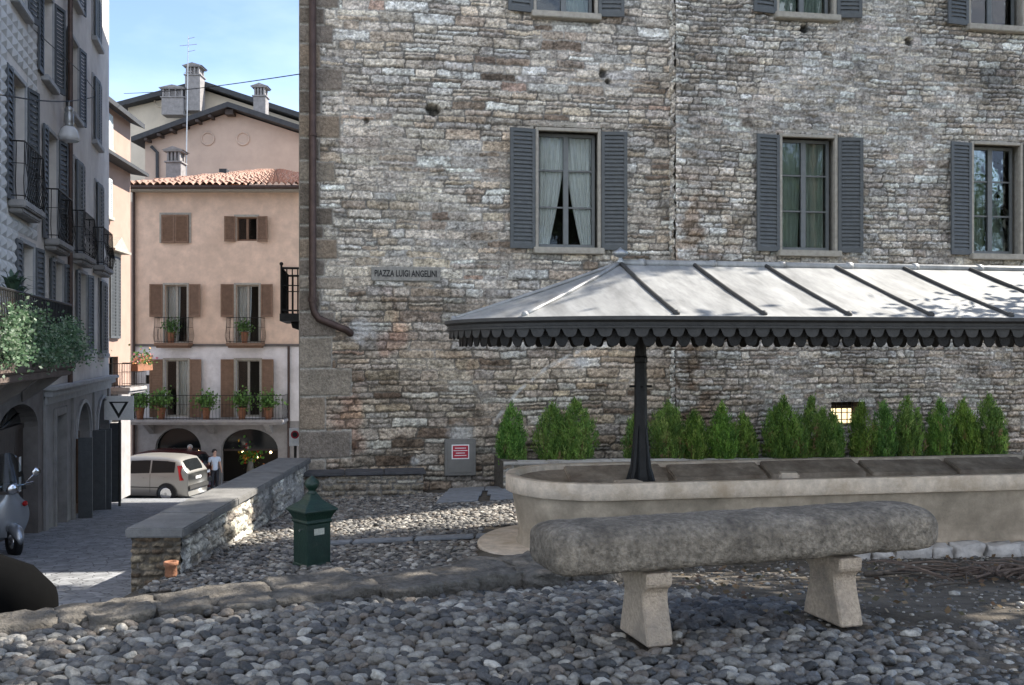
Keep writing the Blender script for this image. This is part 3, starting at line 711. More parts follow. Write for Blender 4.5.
# body of the building behind the faced wall
M['rearstone'] = mat('brown_stone_flank', (.27, .235, .195), .95, .4, 5, .5, 20)
m = MB(); TOP = 13.0; LEN = S1+9.2
m.box(.02, LEN, 1.3, 13, ZB, TOP); m.box(0.0, LEN, -.001, 1.3, 7.65+.02, TOP)
m.box(-.02, .45, .02, 1.3, ZB, 7.66); m.box(LEN-.4, LEN, -PROT+.02, 1.3, ZB, 7.66); m.build('flank_wall', M['rearstone'], bld)
x, z, h, col, e = stone_field(PROT+.10, 10.4, .017, 'right', 35, (.09, .2), (.14, .3), rough=.03, relief=.05)
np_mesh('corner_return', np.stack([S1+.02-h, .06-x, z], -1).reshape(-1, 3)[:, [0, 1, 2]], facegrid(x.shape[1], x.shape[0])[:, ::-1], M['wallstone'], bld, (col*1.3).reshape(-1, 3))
m = MB(); m.box(S1+.03, S1+.3, -PROT+.012, .3, ZB, 7.66); m.build('corner_core', M['rearstone'], bld)
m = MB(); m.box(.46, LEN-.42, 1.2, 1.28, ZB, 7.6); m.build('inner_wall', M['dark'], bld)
m = MB(); m.box(-.15, LEN+.3, -.15, 13.3, TOP+.003, TOP+.25); m.build('roof', M['roofdark'], bld)
for a, b, c, d, yy, kind in WIN:
    window(bld, a, b, c, d, yy-.035, dict(frame=M['frameblue'], depth=.19, bars=(.36, .68), curtain=kind, sill=M['surround'], sx=.10, surround=M['surround'], sw=.06,
           shutter=M['shutter'], shw=.46, ang=172, slats=28, ss=.06, glass=M['glass'] if kind == 'tied' else M['oldglass']))
# reveal linings of the deep openings
for a, b, c, d, yy, kind in WIN:
    m = MB()
    m.box(a-.15, a-.087, yy-.02, yy+.5, c-.1, d+.1); m.box(b+.087, b+.15, yy-.02, yy+.5, c-.1, d+.1); m.box(a-.15, b+.15, yy-.02, yy+.5, d+.088, d+.17); m.box(a-.15, b+.15, yy+.16, yy+.5, c-.17, c-.118)
    m.build('reveal', M['surround'], bld)
# cellar window with bars, a lamp lit behind it
m = MB(); a, b, c, d = CELL; y0 = -PROT
m.box(a-.02, a, y0-.02, y0+.5, c, d); m.box(b, b+.02, y0-.02, y0+.5, c, d); m.box(a-.02, b+.02, y0-.02, y0+.5, d, d+.02); m.box(a-.02, b+.02, y0-.02, y0+.5, c-.02, c)
cw_ = m.build('cellar_window', M['darkwood'], bld)
m = MB()
for i in range(6): xx = a+(b-a)*(i+.5)/6; m.tube([(xx, y0+.1, c), (xx, y0+.1, d)], .010, 6)
for i in range(3): zz = c+(d-c)*(i+.7)/3.4; m.tube([(a, y0+.11, zz), (b, y0+.11, zz)], .008, 6)
m.build('window_bars', M['iron'], cw_)
m = MB(); m.box(a+.03, b-.02, y0+.42, y0+.45, c+.0, c+(d-c)*.62); m.build('pane', M['cellar'], cw_)
m = MB(); m.box(a, b, y0+.46, y0+.5, c, d); m.build('room_lining', M['dark'], cw_)
# rainwater pipe on the corner
s_, Yp = ws(313); zt = wz(-40, Yp); e_, Ye = ws(350)
pth = [(s_, -.13, 8.5), (s_, -.13, wz(305, Yp)), (s_+.03, -.13, wz(313, Yp)), (s_+.10, -.13, wz(319, Yp)), (e_-.2, -.13, wz(327, Ye)), (e_-.06, -.13, wz(330, Ye)), (e_, -.06, wz(333, Ye)), (e_+.02, .1, wz(334, Ye))]
m = MB(); m.tube(pth, .062, 12); pp = m.build('downpipe', M['pipe'], bld, smooth=True)
for zz in (6.0, 3.6, 1.2): m = MB(); m.lathe([(.062, -.02), (.072, -.02), (.072, .02), (.062, .02)], (s_, -.13, zz), 12); m.build('pipe_collar', M['pipe'], pp)
m = MB(); m.lathe([(.06, -.035), (.082, -.035), (.082, .035), (.06, .035)], (s_, -.13, wz(300, Yp)), 12)
m.build('pipe_collar', M['pipe'], pp)
# balcony on the flank of the palazzo
m = MB(); m.box(-.44, -.02, 1.4, 3.3, wz(322, 18), wz(315, 18)); m.prism([(-.02, 2.0, wz(322, 18)), (-.28, 2.0, wz(322, 18)), (-.25, 2.0, wz(328, 18)), (-.02, 2.0, wz(332, 18))], (0, .3, 0))
bal = m.build('balcony', M['iron'], bld)
railing(bal, [(-.02, 1.43), (-.41, 1.43), (-.41, 3.27), (-.02, 3.27)], wz(315, 18), wz(271, 18), M['iron'], .10, .012)
m = MB(); m.tube([(-.41, 1.43, wz(315, 18)), (-.41, 1.43, wz(268, 18))], .02, 8); m.ball((-.41, 1.43, wz(267, 18)), .035); m.build('corner_post', M['iron'], bal)

# street-name plaque
a, Ya = ws(371); b, Yb = ws(440); z0, z1 = wz(281, Ya), wz(267, Ya)
def wall_thing(name, label, cat, s, y, z, group=None):
    p = wpt(s, y, z); return thing(name, label, cat, p, AW, group)
def text(parent, body, size, loc, mt, name, align='CENTER', sx=1.0, ext=.002):
    cu = bpy.data.curves.new(name, 'FONT'); cu.body = body; cu.size = size; cu.align_x = align; cu.align_y = 'CENTER'; cu.extrude = ext; cu.offset = .004; cu.resolution_u = 3
    tmp = bpy.data.objects.new('t', cu); COL.objects.link(tmp)
    dg = bpy.context.evaluated_depsgraph_get(); me = bpy.data.meshes.new_from_object(tmp.evaluated_get(dg)); bpy.data.objects.remove(tmp)
    o = bpy.data.objects.new(name, me); COL.objects.link(o); me.materials.clear(); me.materials.append(mt)
    o.location = loc; o.rotation_euler = (R(90), 0, 0); o.scale = (sx, 1, 1); o.parent = parent; return o
pl = wall_thing('street_name_plaque', 'grey stone street name plaque set in the wall left of the first window', 'plaque', (a+b)/2, -.075, z0)
W_ = b-a; H_ = z1-z0
m = MB(); m.box(-W_/2, W_/2, 0, .075, 0, H_); m.build('plate', M['plategrey'] if 'plategrey' in M else M['slate'], pl, bevel=.012)
t_ = text(pl, 'PIAZZA LUIGI ANGELINI', .155, (0, -.003, H_*.52), M['blackink'], 'lettering'); t_.scale.x = (W_*.90)/max(t_.dimensions.x, .01)
# grey steel utility box
a, Ya = ws(444); b, Yb = ws(475); z0, z1 = wz(475, Ya), wz(439, Ya); W_ = b-a; H_ = z1-z0
ub = wall_thing('utility_box', 'grey steel utility box with a red notice on the stone wall', 'utility box', (a+b)/2, -.13, z0)
m = MB(); m.box(-W_/2, W_/2, 0, .13, 0, H_); m.build('casing', M['steel'], ub, bevel=.01)
m = MB(); m.box(-W_/2+.05, W_/2-.05, -.008, -.001, .05, H_-.05); m.build('door', M['steel'], ub, bevel=.004)
nw, nh = W_*.56, H_*.40
m = MB(); m.box(-nw/2, nw/2, -.013, -.0085, H_*.46, H_*.46+nh); nt_ = m.build('notice', M['white'], ub)
m = MB(); m.box(-nw/2+.018, nw/2-.018, -.016, -.0135, H_*.46+.018, H_*.46+nh-.018); m.build('red_field', M['red'], nt_)
m = MB()
for i in range(4):
    ww = nw*(.32, .40, .26, .34)[i]; zz = H_*.46+nh*(.76-.17*i); m.box(-ww, ww, -.018, -.0165, zz-.006, zz+.006)
m.build('printed_lines', M['white'], nt_)
# stone ledge along the foot of the wall
a, Ya = ws(306); b, Yb = ws(421)
lg = wall_thing('stone_ledge', 'low rubble ledge with a dark slate top against the palazzo corner', 'ledge', (a+b)/2, -.5, -2.6); DZ[lg.name] = 0
W_ = b-a; x, z, h, col, e = stone_field(W_, .52, .02, 'rubble', 77, (.06, .13), (.12, .35))
np_mesh('rubble_base', np.stack([x-W_/2, -h, z], -1).reshape(-1, 3), facegrid(x.shape[1], x.shape[0]), M['wallstone'], lg, col.reshape(-1, 3))
m = MB(); m.box(W_/2-.03, W_/2+.0, .0, .44, 0, .5); m.box(-W_/2, -W_/2+.03, 0, .44, 0, .5); m.build('rubble_end', M['rearstone'], lg)
m = MB()
for i in range(3): m.box(-W_/2+W_/3*i+(.004 if i else -.05), -W_/2+W_/3*(i+1)-.004+(.05 if i == 2 else 0), -.07, .43, .535, .59)
m.build('slate_top', M['darkslate'], lg, bevel=.012)
# ------------------------------------------------------------------ planter and conifers
def leaf_mesh(name, Pn, N, size, col, mt, parent, asp=2.0, up=None, seed=0, kind=None):
    """one small folded-free quad per point; N = direction of the long axis"""
    r = np.random.default_rng(seed); n = len(Pn)
    N = N/np.linalg.norm(N, axis=1, keepdims=True)
    t = np.cross(N, r.normal(0, 1, (n, 3))); t = t/np.linalg.norm(t, axis=1, keepdims=True)
    L = (size*r.uniform(.7, 1.3, n))[:, None]; Wd = L/asp
    V = np.stack([Pn - N*L*.5, Pn + t*Wd*.5, Pn + N*L*.5, Pn - t*Wd*.5], 1)
    Fq = np.arange(n*4).reshape(n, 4)
    dz = DZ.get(parent.name, 0.0) if parent else 0.0
    V = V.reshape(-1, 3)
    return np_mesh(name, V, Fq, mt, parent, np.repeat(col, 4, 0), smooth=False, kind=kind)

s0, Yp = ws(491); s0 += .05
PL = 9.8
pt = wall_thing('stone_planter', 'long low stone planter bed along the palazzo wall with conifers in it', 'planter', s0, -1.05, -2.75); DZ[pt.name] = 0
x, z, h, col, e = stone_field(PL, .93, .02, 'rubble', 88, (.08, .16), (.15, .42))
col = col*1.1
tilt = lambda xx: -.0105*xx
np_mesh('front_wall', np.stack([x, -h*.8, z+tilt(x)], -1).reshape(-1, 3), facegrid(x.shape[1], x.shape[0]), M['wallstone'], pt, col.reshape(-1, 3))
m = MB(); xx = 0; 
while xx < PL-.1:
    L = min(rnd.uniform(.5, 1.1), PL-xx); a = xx+.004; b = xx+L-.004
    za, zb_ = .935+tilt(a)+rnd.uniform(-.008, .008), .935+tilt(b)+rnd.uniform(-.008, .008)
    m.prism([(a, -.06, za-.03), (b, -.06, zb_-.03), (b, -.055, zb_), (b, .22, zb_), (a, .22, za), (a, -.055, za)], (0, 0, .0)) if False else m.prism([(a, -.06, za-.05), (a, -.06, za), (a, .22, za), (a, .22, za-.05)], (b-a, 0, zb_-za))
    xx += L
m.build('coping', mat('pale_planter_coping', (.46, .43, .38), .9, .3, 6, .4, 40, dirt=(.26, .23, .19), dscale=3), pt, bevel=.012)
m = MB(); m.box(.0, .25, 0.0, 1.0, 0, .93); m.build('end_wall', M['kerb'], pt)
m = MB(); m.add([(.2, .2, .86), (PL, .2, .86+tilt(PL)), (PL, 1.0, .86+tilt(PL)), (.2, 1.0, .86)], [(0, 1, 2, 3)]); m.build('soil', M['dirt'], pt)

def conifer_mesh(h, r0, n, seed, lobes):
    r = np.random.default_rng(seed); Ps = []; Ns = []; Cs = []
    nsp = n//26
    for k in range(nsp):        # a spray: a tuft of scale leaves that points up and out
        lb = lobes[r.integers(0, len(lobes))]; hh = h*lb[2]; t = r.beta(1.15, 1.25)
        rad = r0*lb[3]*(np.sin(math.pi*min(1, (t*.80+.20))**.9)**.8)*(1.0 if t < .85 else (1-t)/.15*.9+.1); rad = max(rad, .02)
        a = r.uniform(0, 2*math.pi); q = rad*r.uniform(.45, 1.06)
        c = np.array([lb[0]+q*math.cos(a), lb[1]+q*math.sin(a), hh*t*.93+.02])
        d = np.array([math.cos(a)*.34, math.sin(a)*.34, 1.0]); m_ = 26
        off = r.normal(0, 1, (m_, 3))*np.array([.020, .020, .042]); 
        fan = r.normal(0, .32, (m_, 3))
        Ps.append(c+off+d*r.uniform(-.03, .05, (m_, 1))); Ns.append(d+fan)
        base = np.array((.135, .235, .045)) if r.random() < .55 else np.array((.07, .14, .03))
        if r.random() < .12: base = np.array((.20, .28, .07))
        if r.random() < .05 and t < .6: base = np.array((.20, .15, .07))
        Cs.append(np.tile(base*r.uniform(.75, 1.25), (m_, 1))*r.uniform(.85, 1.15, (m_, 1)))
    return np.concatenate(Ps), np.concatenate(Ns), np.concatenate(Cs)
# picture column, top row, half width in px, lobes
SH = [(512, 402, 13, 1, 'slim conifer shrub alone at the left end of the planter'),
      (567, 399, 28, 2, 'widest bushy twin-topped conifer shrub left of the iron column'),
      (634, 415, 9, 1, 'conifer shrub half hidden behind the iron column'),
      (668, 400, 21, 1, 'full conifer shrub just right of the iron column'),
      (694, 410, 14, 1, 'low leaning conifer shrub filling the gap right of the fullest one'),
      (722, 403, 15, 1, 'rounded conifer shrub between the low leaning one and a drooping one'),
      (743, 413, 12, 1, 'small drooping conifer shrub left of a bare stretch of stone wall'),
      (783, 396, 19, 1, 'broad conifer shrub with two points left of the cellar window'),
      (816, 397, 13, 2, 'tall slim conifer shrub just left of the barred cellar window'),
      (833, 412, 10, 1, 'short conifer shrub below the left corner of the cellar window'),
      (862, 402, 12, 1, 'conifer shrub covering the right edge of the lit cellar window'),
      (884, 401, 11, 1, 'slender conifer shrub second to the right of the cellar window'),
      (908, 395, 15, 1, 'tallest pointed conifer shrub right of the cellar window'),
      (940, 399, 13, 1, 'conifer shrub fourth from the right edge of the planter row'),
      (963, 399, 14, 1, 'conifer shrub second from the right end of the row'),
      (989, 395, 16, 1, 'pointed conifer shrub at the right end of the row')]
for i, (px, ty, hw, nl, lab) in enumerate(SH):
    off = .55 + (PROT if px > 670 else 0) + rnd.uniform(-.06, .06)
    s_, Ys = ws(px, off); zb_ = -2.75 + .86 + tilt(s_-s0); h_ = wz(ty, Ys)-zb_; r0 = hw*1.12*Ys/F
    o = wall_thing('conifer_shrub', lab, 'shrub', s_, -off, zb_, 'conifer shrubs in the stone planter'); DZ[o.name] = 0
    if nl == 2: lobes = [(-r0*.48, 0, .93, .62), (r0*.28, .03, 1.0, .72), (0, -.08, .6, .7)] if hw > 20 else [(-r0*.3, 0, 1.0, .75), (r0*.5, 0, .8, .6)]
    else: lobes = [(0, 0, 1.0, 1.0), (rnd.uniform(-.4, .4)*r0, rnd.uniform(-.3, .3)*r0, rnd.uniform(.7, .88), .62), (rnd.uniform(-.5, .5)*r0, -.3*r0, rnd.uniform(.45, .7), .62)]
    p_, n_, c_ = conifer_mesh(h_, r0, int(9500*(.5+hw/16)), 400+i, lobes)
    leaf_mesh('foliage', p_, n_, .05, c_*(1.0+.4*rnd.random())*np.array((rnd.uniform(.9, 1.12), 1.0, rnd.uniform(.85, 1.15))), M['shrub'], o, 3.2, seed=i)
    m = MB(); m.tube([(0, 0, -.05), (0, 0, h_*.7)], [.022, .006], 6); m.build('stem', M['bark'], o)

# ------------------------------------------------------------------ wash basin
BX, BY, RIM = .80, 9.85, -1.27
bz = -2.2
ba = thing('wash_basin', 'long pale marble public wash trough with a rounded end under the iron canopy', 'basin', (BX, BY, bz), AW, dz=bz)
BL = 10.5
def stadium(o, n=28, x1=BL):       # outline, counter-clockwise from the rear right, open on the right end
    pts = [(x1-(x1)*i/14, o) for i in range(14)]
    pts += [(o*math.cos(math.pi/2+math.pi*i/n), o*math.sin(math.pi/2+math.pi*i/n)) for i in range(n+1)]
    pts += [(x1*(i+1)/14, -o) for i in range(14)]
    return pts
def sweep(mb, prof):
    rows = []; n = None
    for o, z in prof:
        p = stadium(o); n = len(p); rows += [(x, y, z) for x, y in p]
    mb.grid(rows, n, len(prof))
m = MB(); sweep(m, [(.82, -2.25), (.82, -2.06), (.80, -2.02), (.765, -1.98), (.735, -1.92), (.735, -1.82), (.755, -1.70), (.79, -1.52), (.80, -1.435)])
body = m.build('body', M['marble_body'], ba, smooth=True)
m = MB(); sweep(m, [(.795, -1.432), (.862, -1.430), (.868, -1.425), (.868, -1.277), (.863, -1.271), (.765, -1.27), (.755, -1.285), (.74, -1.33)])
for v in range(len(m.v)):
    x_, y_, z_ = m.v[v]; m.v[v] = (x_, y_, z_+.006*float(fbm(np.array(x_*3), np.array(y_*3), 5, 3)-.5))
m.build('rim', M['marble'], ba, smooth=True)
m = MB(); sweep(m, [(.745, -1.325), (.44, -1.43), (.41, -1.44), (.40, -1.62), (.0, -1.62)])
m.build('inner_trough', M['marble_dirty'], ba)
m = MB(); m.add([(BL, -.86, -2.2), (BL, .86, -2.2), (BL, .86, -1.3), (BL, -.86, -1.3)], [(0, 1, 2, 3)]); m.build('end_wall', M['marble_dirty'], ba)
k = 0; x_ = -.15
while x_ < BL-.3:                   # inclined washing slabs with gaps, on both sides
    L = rnd.uniform(.98, 1.25)
    for sg in (1, -1):
        mm = MB(); a, b = x_+rnd.uniform(-.02, .05), x_+L-.05; dr = rnd.uniform(-.012, .012)
        mm.prism([(a, sg*.74, -1.285+dr), (a, sg*.40, -1.40+dr), (a, sg*.40, -1.47), (a, sg*.74, -1.36)], (b-a, 0, rnd.uniform(-.008, .008)))
        mm.build('washing_slab', M['marble_dirty'], ba, bevel=.012)
    x_ += L; k += 1
m = MB(); m.box(-.35, BL, -.11, .11, -1.63, -1.44); m.build('centre_wall', M['marble_dirty'], ba, bevel=.02)
m = MB(); m.obox((.30, -.42, -1.34), .26, .2, .07, Matrix.Rotation(.2, 3, 'Z')); m.build('loose_block', M['marble'], ba, bevel=.015)
m = MB(); m.obox((2.02, -.38, -1.31), .2, .16, .10, Matrix.Rotation(-.3, 3, 'Z')); m.build('loose_block', M['marble'], ba, bevel=.02)
# round plinth step under the rounded end
m = MB(); pr = []
for o, z in ((1.16, -2.3), (1.16, -1.985), (1.14, -1.97), (.74, -1.965)): pr += [(x, y, z) for x, y in stadium(o, x1=BL)]
m.grid(pr, 28+1+28, 4); m.build('plinth', M['marble'], ba)

# ------------------------------------------------------------------ canopy
AX, AY = 1.13, 9.91
cn = thing('wash_trough_canopy', 'tin canopy with a round end and scalloped valance on an iron column over the trough', 'canopy', (AX, AY, -1.44), AW, dz=-1.44)
ER, EZ, RZ_, CL = 1.78, .29, .895, 9.2
def eave(n_end=48, step=.1, r=ER):
    out = []
    nx_ = int(CL/step)
    for i in range(nx_): out.append(((CL-i*step), r, CL-i*step, 0))
    for i in range(n_end+1):
        a = math.pi/2+math.pi*i/n_end; out.append((r*math.cos(a), r*math.sin(a), 0, 0))
    for i in range(1, nx_+1): out.append((i*step, -r, i*step, 0))
    return out
ev = eave()
def roofgrid(mb, dz0, rr=ER+.03):
    e2 = eave(r=rr); nv = 12; rows = []
    for j in range(nv):
        t = j/(nv-1)
        for (x, y, rx, ry) in e2:
            px, py = rx+(x-rx)*t, ry+(y-ry)*t; z = RZ_+(EZ-RZ_)*t - .012*math.sin(math.pi*t)
            if dz0 == 0: z += .011*float(fbm(np.array(px*2.2), np.array(py*2.2), 41, 3)-.5)*2*math.sin(math.pi*min(1, t*1.02))
            rows.append((px, py, z+dz0))
    mb.grid(rows, len(e2), nv)
m = MB(); roofgrid(m, 0); m.build('roof', M['tin'], cn, smooth=True)
m = MB(); roofgrid(m, -.035, ER-.02); m.build('soffit', M['iron'], cn)
SEAM = [(a, None) for a in (90, 135, 180, 225)] + [(None, .8*i) for i in range(0, 12)]
for a, xx in SEAM:
    sides = (-1, 1) if a is None else (0,)
    for sd in sides:
        m = MB(); pts = []
        for j in range(10):
            t = .02+.96*j/9
            if a is None: p = (xx, sd*ER*t)
            else: p = (ER*t*math.cos(R(a)), ER*t*math.sin(R(a)))
            pts.append((p[0], p[1], RZ_+(EZ-RZ_)*t-.012*math.sin(math.pi*t)+.014))
        if len(pts):
            m.tube(pts, .023, 6); e_ = pts[-1]; m.ball((e_[0], e_[1], e_[2]), .034, 8)
            m.build('seam_roll', M['irongrey'] if a is None else M['tin'], cn, smooth=True)
m = MB(); m.tube([(-.02, 0, RZ_+.01), (CL, 0, RZ_+.01)], .04, 8)
for i in range(12): m.tube([(.78*i+.2, 0, RZ_+.01), (.78*i+.26, 0, RZ_+.01)], .05, 8)
m.build('ridge_roll', M['tin'], cn, smooth=True)
m = MB(); m.lathe([(.03, 0), (.05, .02), (.022, .05), (.02, .07), (.06, .085), (.085, .11), (.07, .135), (.03, .15), (.006, .175)], (0, 0, RZ_+.0), 14); m.build('finial', M['lampmetal'], cn, smooth=True)
m = MB(); rows = []; pr = [(ER-.03, EZ-.02), (ER+.045, EZ+.002), (ER+.05, EZ-.03), (ER+.012, EZ-.05), (ER+.010, EZ-.075), (ER+.026, EZ-.082), (ER+.026, EZ-.098), (ER-.02, EZ-.098)]
for o, z in pr: rows += [(x, y, z) for x, y, _, _ in eave(r=o)]
m.grid(rows, len(ev), len(pr)); m.build('fascia', M['irongrey'], cn)
def valance(name, r, ztop, drop, wid, mt, ph=0.0):
    n_end = 400; pts = eave(n_end, .0125, r); L = 0; rows0 = []; rows1 = []; prev = None
    for x, y, _, _ in pts:
        if prev: L += math.hypot(x-prev[0], y-prev[1])
        prev = (x, y); u = ((L/wid+ph) % 1)-.5
        tongue = math.sqrt(max(0, 1-(abs(u)/.41)**3.0)); d = drop*((.12 if name == 'valance' else .35)+(.88 if name == 'valance' else .65)*tongue)
        rows0.append((x, y, ztop)); rows1.append((x, y, ztop-d))
    k = len(pts); mb = MB(); f = (r-.012)/r
    inn1 = [(x-(0 if 0 < x else x*(1-f)), y*f, z) for x, y, z in rows1]; inn0 = [(x-(0 if 0 < x else x*(1-f)), y*f, z) for x, y, z in rows0]
    mb.grid(rows0+rows1+inn1+inn0, k, 4)
    return mb.build(name, mt, cn)
valance('valance', ER+.005, EZ-.095, .08, .155, M['irongrey'])
valance('inner_valance', ER-.10, EZ-.09, .165, .155, M['iron'], .5)
for cx_ in (.22, 5.6, 9.0):
    m = MB(); zb_ = -1.44
    m.lathe([(.17, 0), (.17, .05), (.13, .075), (.11, .12), (.095, .2), (.082, .42), (.070, .55), (.066, 1.0), (.062, 1.3), (.072, 1.32), (.072, 1.36), (.06, 1.38), (.058, 1.55), (.09, 1.62), (.10, 1.75)], (cx_, 0, zb_), 8, R(22.5))
    c_ = m.build('column', M['iron'], cn)
    m = MB()
    for q in range(4):
        a = R(90*q+40); d = Vector((math.cos(a), math.sin(a), 0)); t_ = Vector((-d.y, d.x, 0))*.018
        prof = [(.05, .02), (.20, .02), (.17, .08), (.12, .22), (.095, .40), (.075, .62), (.05, .70)]
        m.prism([Vector((cx_, 0, zb_+zz))+d*rr-t_ for rr, zz in prof], t_*2)
    m.build('fin', M['iron'], c_)
    m = MB(); m.tube([(cx_-.12, 0, zb_+1.06), (cx_+.12, 0, zb_+1.06)], .014, 6); m.tube([(cx_, -.1, zb_+1.06), (cx_, .1, zb_+1.06)], .012, 6); m.build('tie_bar', M['iron'], c_)
    m = MB()
    for sg in (1, -1): m.tube([(cx_, sg*.05, .16), (cx_, sg*.5, .26), (cx_, sg*(ER-.1), EZ-.1)], .025, 6)
    m.build('bracket', M['iron'], c_)
m = MB()
for i in range(13): xx = .4+.72*i; m.prism([(xx, -ER+.05, EZ-.09), (xx, 0, RZ_-.2), (xx, ER-.05, EZ-.09), (xx, ER-.05, EZ-.06), (xx, 0, RZ_-.1), (xx, -ER+.05, EZ-.06)], (.05, 0, 0))
m.build('rafters', M['iron'], cn)

# ------------------------------------------------------------------ bench
b0 = Vector((.64, 4.57)); bd = Vector((.953, .303)).normalized(); bn = Vector((-bd.y, bd.x)); ba_ = math.atan2(bd.y, bd.x)
org = b0 + bn*.20
be = thing('stone_bench', 'massive weathered stone slab bench on two carved legs in the cobbles', 'bench', (org.x, org.y, -1.42), ba_)
u0, u1 = -.47, 1.765; nu, nv = 150, 56; hw_, hh_ = .215, .117; zc = .335+.117+.006
U = np.linspace(0, 1, nu); vs = []
r_ = np.random.default_rng(9)
for i in range(nu):
    t = U[i]; xx = u0+(u1-u0)*t
    dl, dr_ = (xx-u0), (u1-xx); rl, rr = .14, .17
    k = 1.0
    if dl < rl: k = (1-((rl-dl)/rl)**2.8)**(1/2.8)*1.0 if dl > 0 else 0
    if dr_ < rr: k = min(k, (max(0, 1-((rr-dr_)/rr)**2.6))**(1/2.6))
    k = max(k, .02)
    for j in range(nv):
        a = 2*math.pi*j/nv; c, s = math.cos(a), math.sin(a); ex = 2/5.0
        y = hw_*math.copysign(abs(c)**ex, c); z = hh_*math.copysign(abs(s)**ex, s)
        if z > 0: z -= .035*(abs(y)/hw_)**3
        kz = .35+.65*k if k < 1 else 1
        y *= (.55+.45*k if k > .05 else .5*k/.05); z *= (kz if k > .05 else .3)
        vs.append((xx, y, zc+z))
V = np.array(vs); nn = fbm(V[:, 0]*5+V[:, 2]*4, V[:, 1]*6+V[:, 2]*5, 77, 4)-.5; n2 = fbm(V[:, 0]*22, V[:, 1]*22+V[:, 2]*22, 78, 3)-.5
V[:, 2] += nn*.008+n2*.010; V[:, 1] += nn*.012+n2*.012; V[:, 0] += nn*.02
m = MB(); m.add([tuple(v) for v in V], [(i*nv+j, i*nv+(j+1) % nv, (i+1)*nv+(j+1) % nv, (i+1)*nv+j) for i in range(nu-1) for j in range(nv)] + [tuple(range(nv))[::-1], tuple(range((nu-1)*nv, nu*nv))])
m.build('seat_slab', M['bench'], be, smooth=True)
m = MB(); m.obox((.64, -.222, .41), .15, .012, .11, Matrix.Rotation(.5, 3, 'Y'))
for lx in (.02, 1.12):
    m = MB(); pf = [(-.205, 0), (-.185, .07), (-.158, .14), (-.138, .20), (-.132, .24), (-.145, .265), (-.178, .285), (-.192, .295), (-.195, .355), (.195, .355), (.192, .295), (.178, .285), (.145, .265), (.132, .24), (.138, .20), (.158, .14), (.185, .07), (.205, 0)]
    m.prism([(lx-.005-.0, y*.82-.03, z-.02) for y, z in pf], (.14, 0, 0)); o = m.build('leg', M['benchleg'], be, bevel=.009)
# ------------------------------------------------------------------ green litter bin
bp = P(312, 566, 9.15)
bi = thing('litter_bin', 'dark green cast iron litter bin with pyramid lid and ball finial', 'litter bin', (bp.x, bp.y, float(zg(bp.x, bp.y))), R(43))
def sq(mb, prof):
    mb.lathe([(r*math.sqrt(2), z) for r, z in prof], (0, 0, 0), 4, R(45))
m = MB(); sq(m, [(.135, -.03), (.135, .03), (.128, .035), (.128, .42), (.138, .425), (.142, .44), (.132, .455), (.150, .50), (.172, .535)]); m.build('body', M['bin'], bi, bevel=.006)
m = MB(); sq(m, [(.18, .536), (.184, .55), (.16, .575), (.115, .605), (.075, .64), (.05, .68), (.038, .70)]); ld = m.build('lid', M['bin'], bi, bevel=.005)
m = MB(); m.lathe([(.045, .69), (.05, .70), (.034, .72), (.04, .735), (.062, .755), (.072, .785), (.066, .815), (.045, .838), (.03, .845), (.026, .856), (.004, .866)], (0, 0, 0), 12); m.build('finial', M['bin'], ld, smooth=True)
m = MB(); m.box(.132*0-.055, .055, -.1335, -.1295, .315, .375); m.build('plaque', M['plaque'], bi)
m = MB(); m.tube([(-.129, -.02, .36), (-.15, -.02, .36)], .012, 6); m.build('bolt', M['chrome'], bi)

# ------------------------------------------------------------------ parapet between ramp and street
pa = thing('parapet_wall', 'low rubble parapet with wide stone coping between the street and the cobbled ramp', 'wall', (-3.14, 9.0, -2.75), math.atan2(6.9, -.28), dz=-2.75)
PLN = 6.95; pzt = lambda t: -1.77 + (-1.90+1.77)*t/PLN      # local x runs away from the camera, +y to the street side
x, z, h, col, e = stone_field(PLN, .99, .018, 'parapet', 91, (.06, .24), (.14, .5), mortar=(.36, .34, .31), rough=.03, warp=1.8)
pm = smooth(.48, .60, fbm(x*1.6, z*2.4, 93, 4)); pc = np.array((.40, .38, .34))*(1+.3*(fbm(x*8, z*8, 94, 3)[..., None]-.5)); col = col*(1-.85*pm[..., None])+pc*.85*pm[..., None]; h = h*(1-.6*pm)+.02*pm
dk = smooth(.52, .66, fbm(x*2.3+9, z*1.7, 95, 4)); col = col*(1-.55*dk[..., None])
zz = z*( (pzt(x)-(-2.75))/.99 )
np_mesh('rubble_face', np.stack([x, -h+.02, zz], -1).reshape(-1, 3), facegrid(x.shape[1], x.shape[0]), M['wallstone'], pa, col.reshape(-1, 3))
x, z, h, col, e = stone_field(.46, .99, .015, 'rubble', 92, (.05, .1), (.12, .3))
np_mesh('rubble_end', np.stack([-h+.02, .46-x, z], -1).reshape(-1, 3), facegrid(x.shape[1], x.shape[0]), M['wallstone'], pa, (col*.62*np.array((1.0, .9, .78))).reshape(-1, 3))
m = MB(); m.prism([(.03, .03, -2.75), (.03, .45, -2.75), (.03, .45, pzt(0)), (.03, .03, pzt(0))], (PLN-.03, 0, 0)); m.v = [(a, b, c if c < -2.7 else pzt(a)-.001) for a, b, c in m.v]
m.prism([(.02, .40, -4.0), (.02, .47, -4.0), (.02, .47, -2.0), (.02, .40, -2.0)], (PLN-.05, 0, 0)); m.build('core', M['rearstone'], pa)
xx = -.06; m = MB()
while xx < PLN-.05:
    L = min(rnd.uniform(.9, 1.5), PLN-xx); a, b = xx+.003, xx+L-.003
    dj = rnd.uniform(-.006, .006)
    m.prism([(a, -.045, pzt(a)), (a, -.05, pzt(a)+.09+dj), (a, .50, pzt(a)+.095+dj), (a, .50, pzt(a))], (b-a, 0, pzt(b)-pzt(a))); xx += L
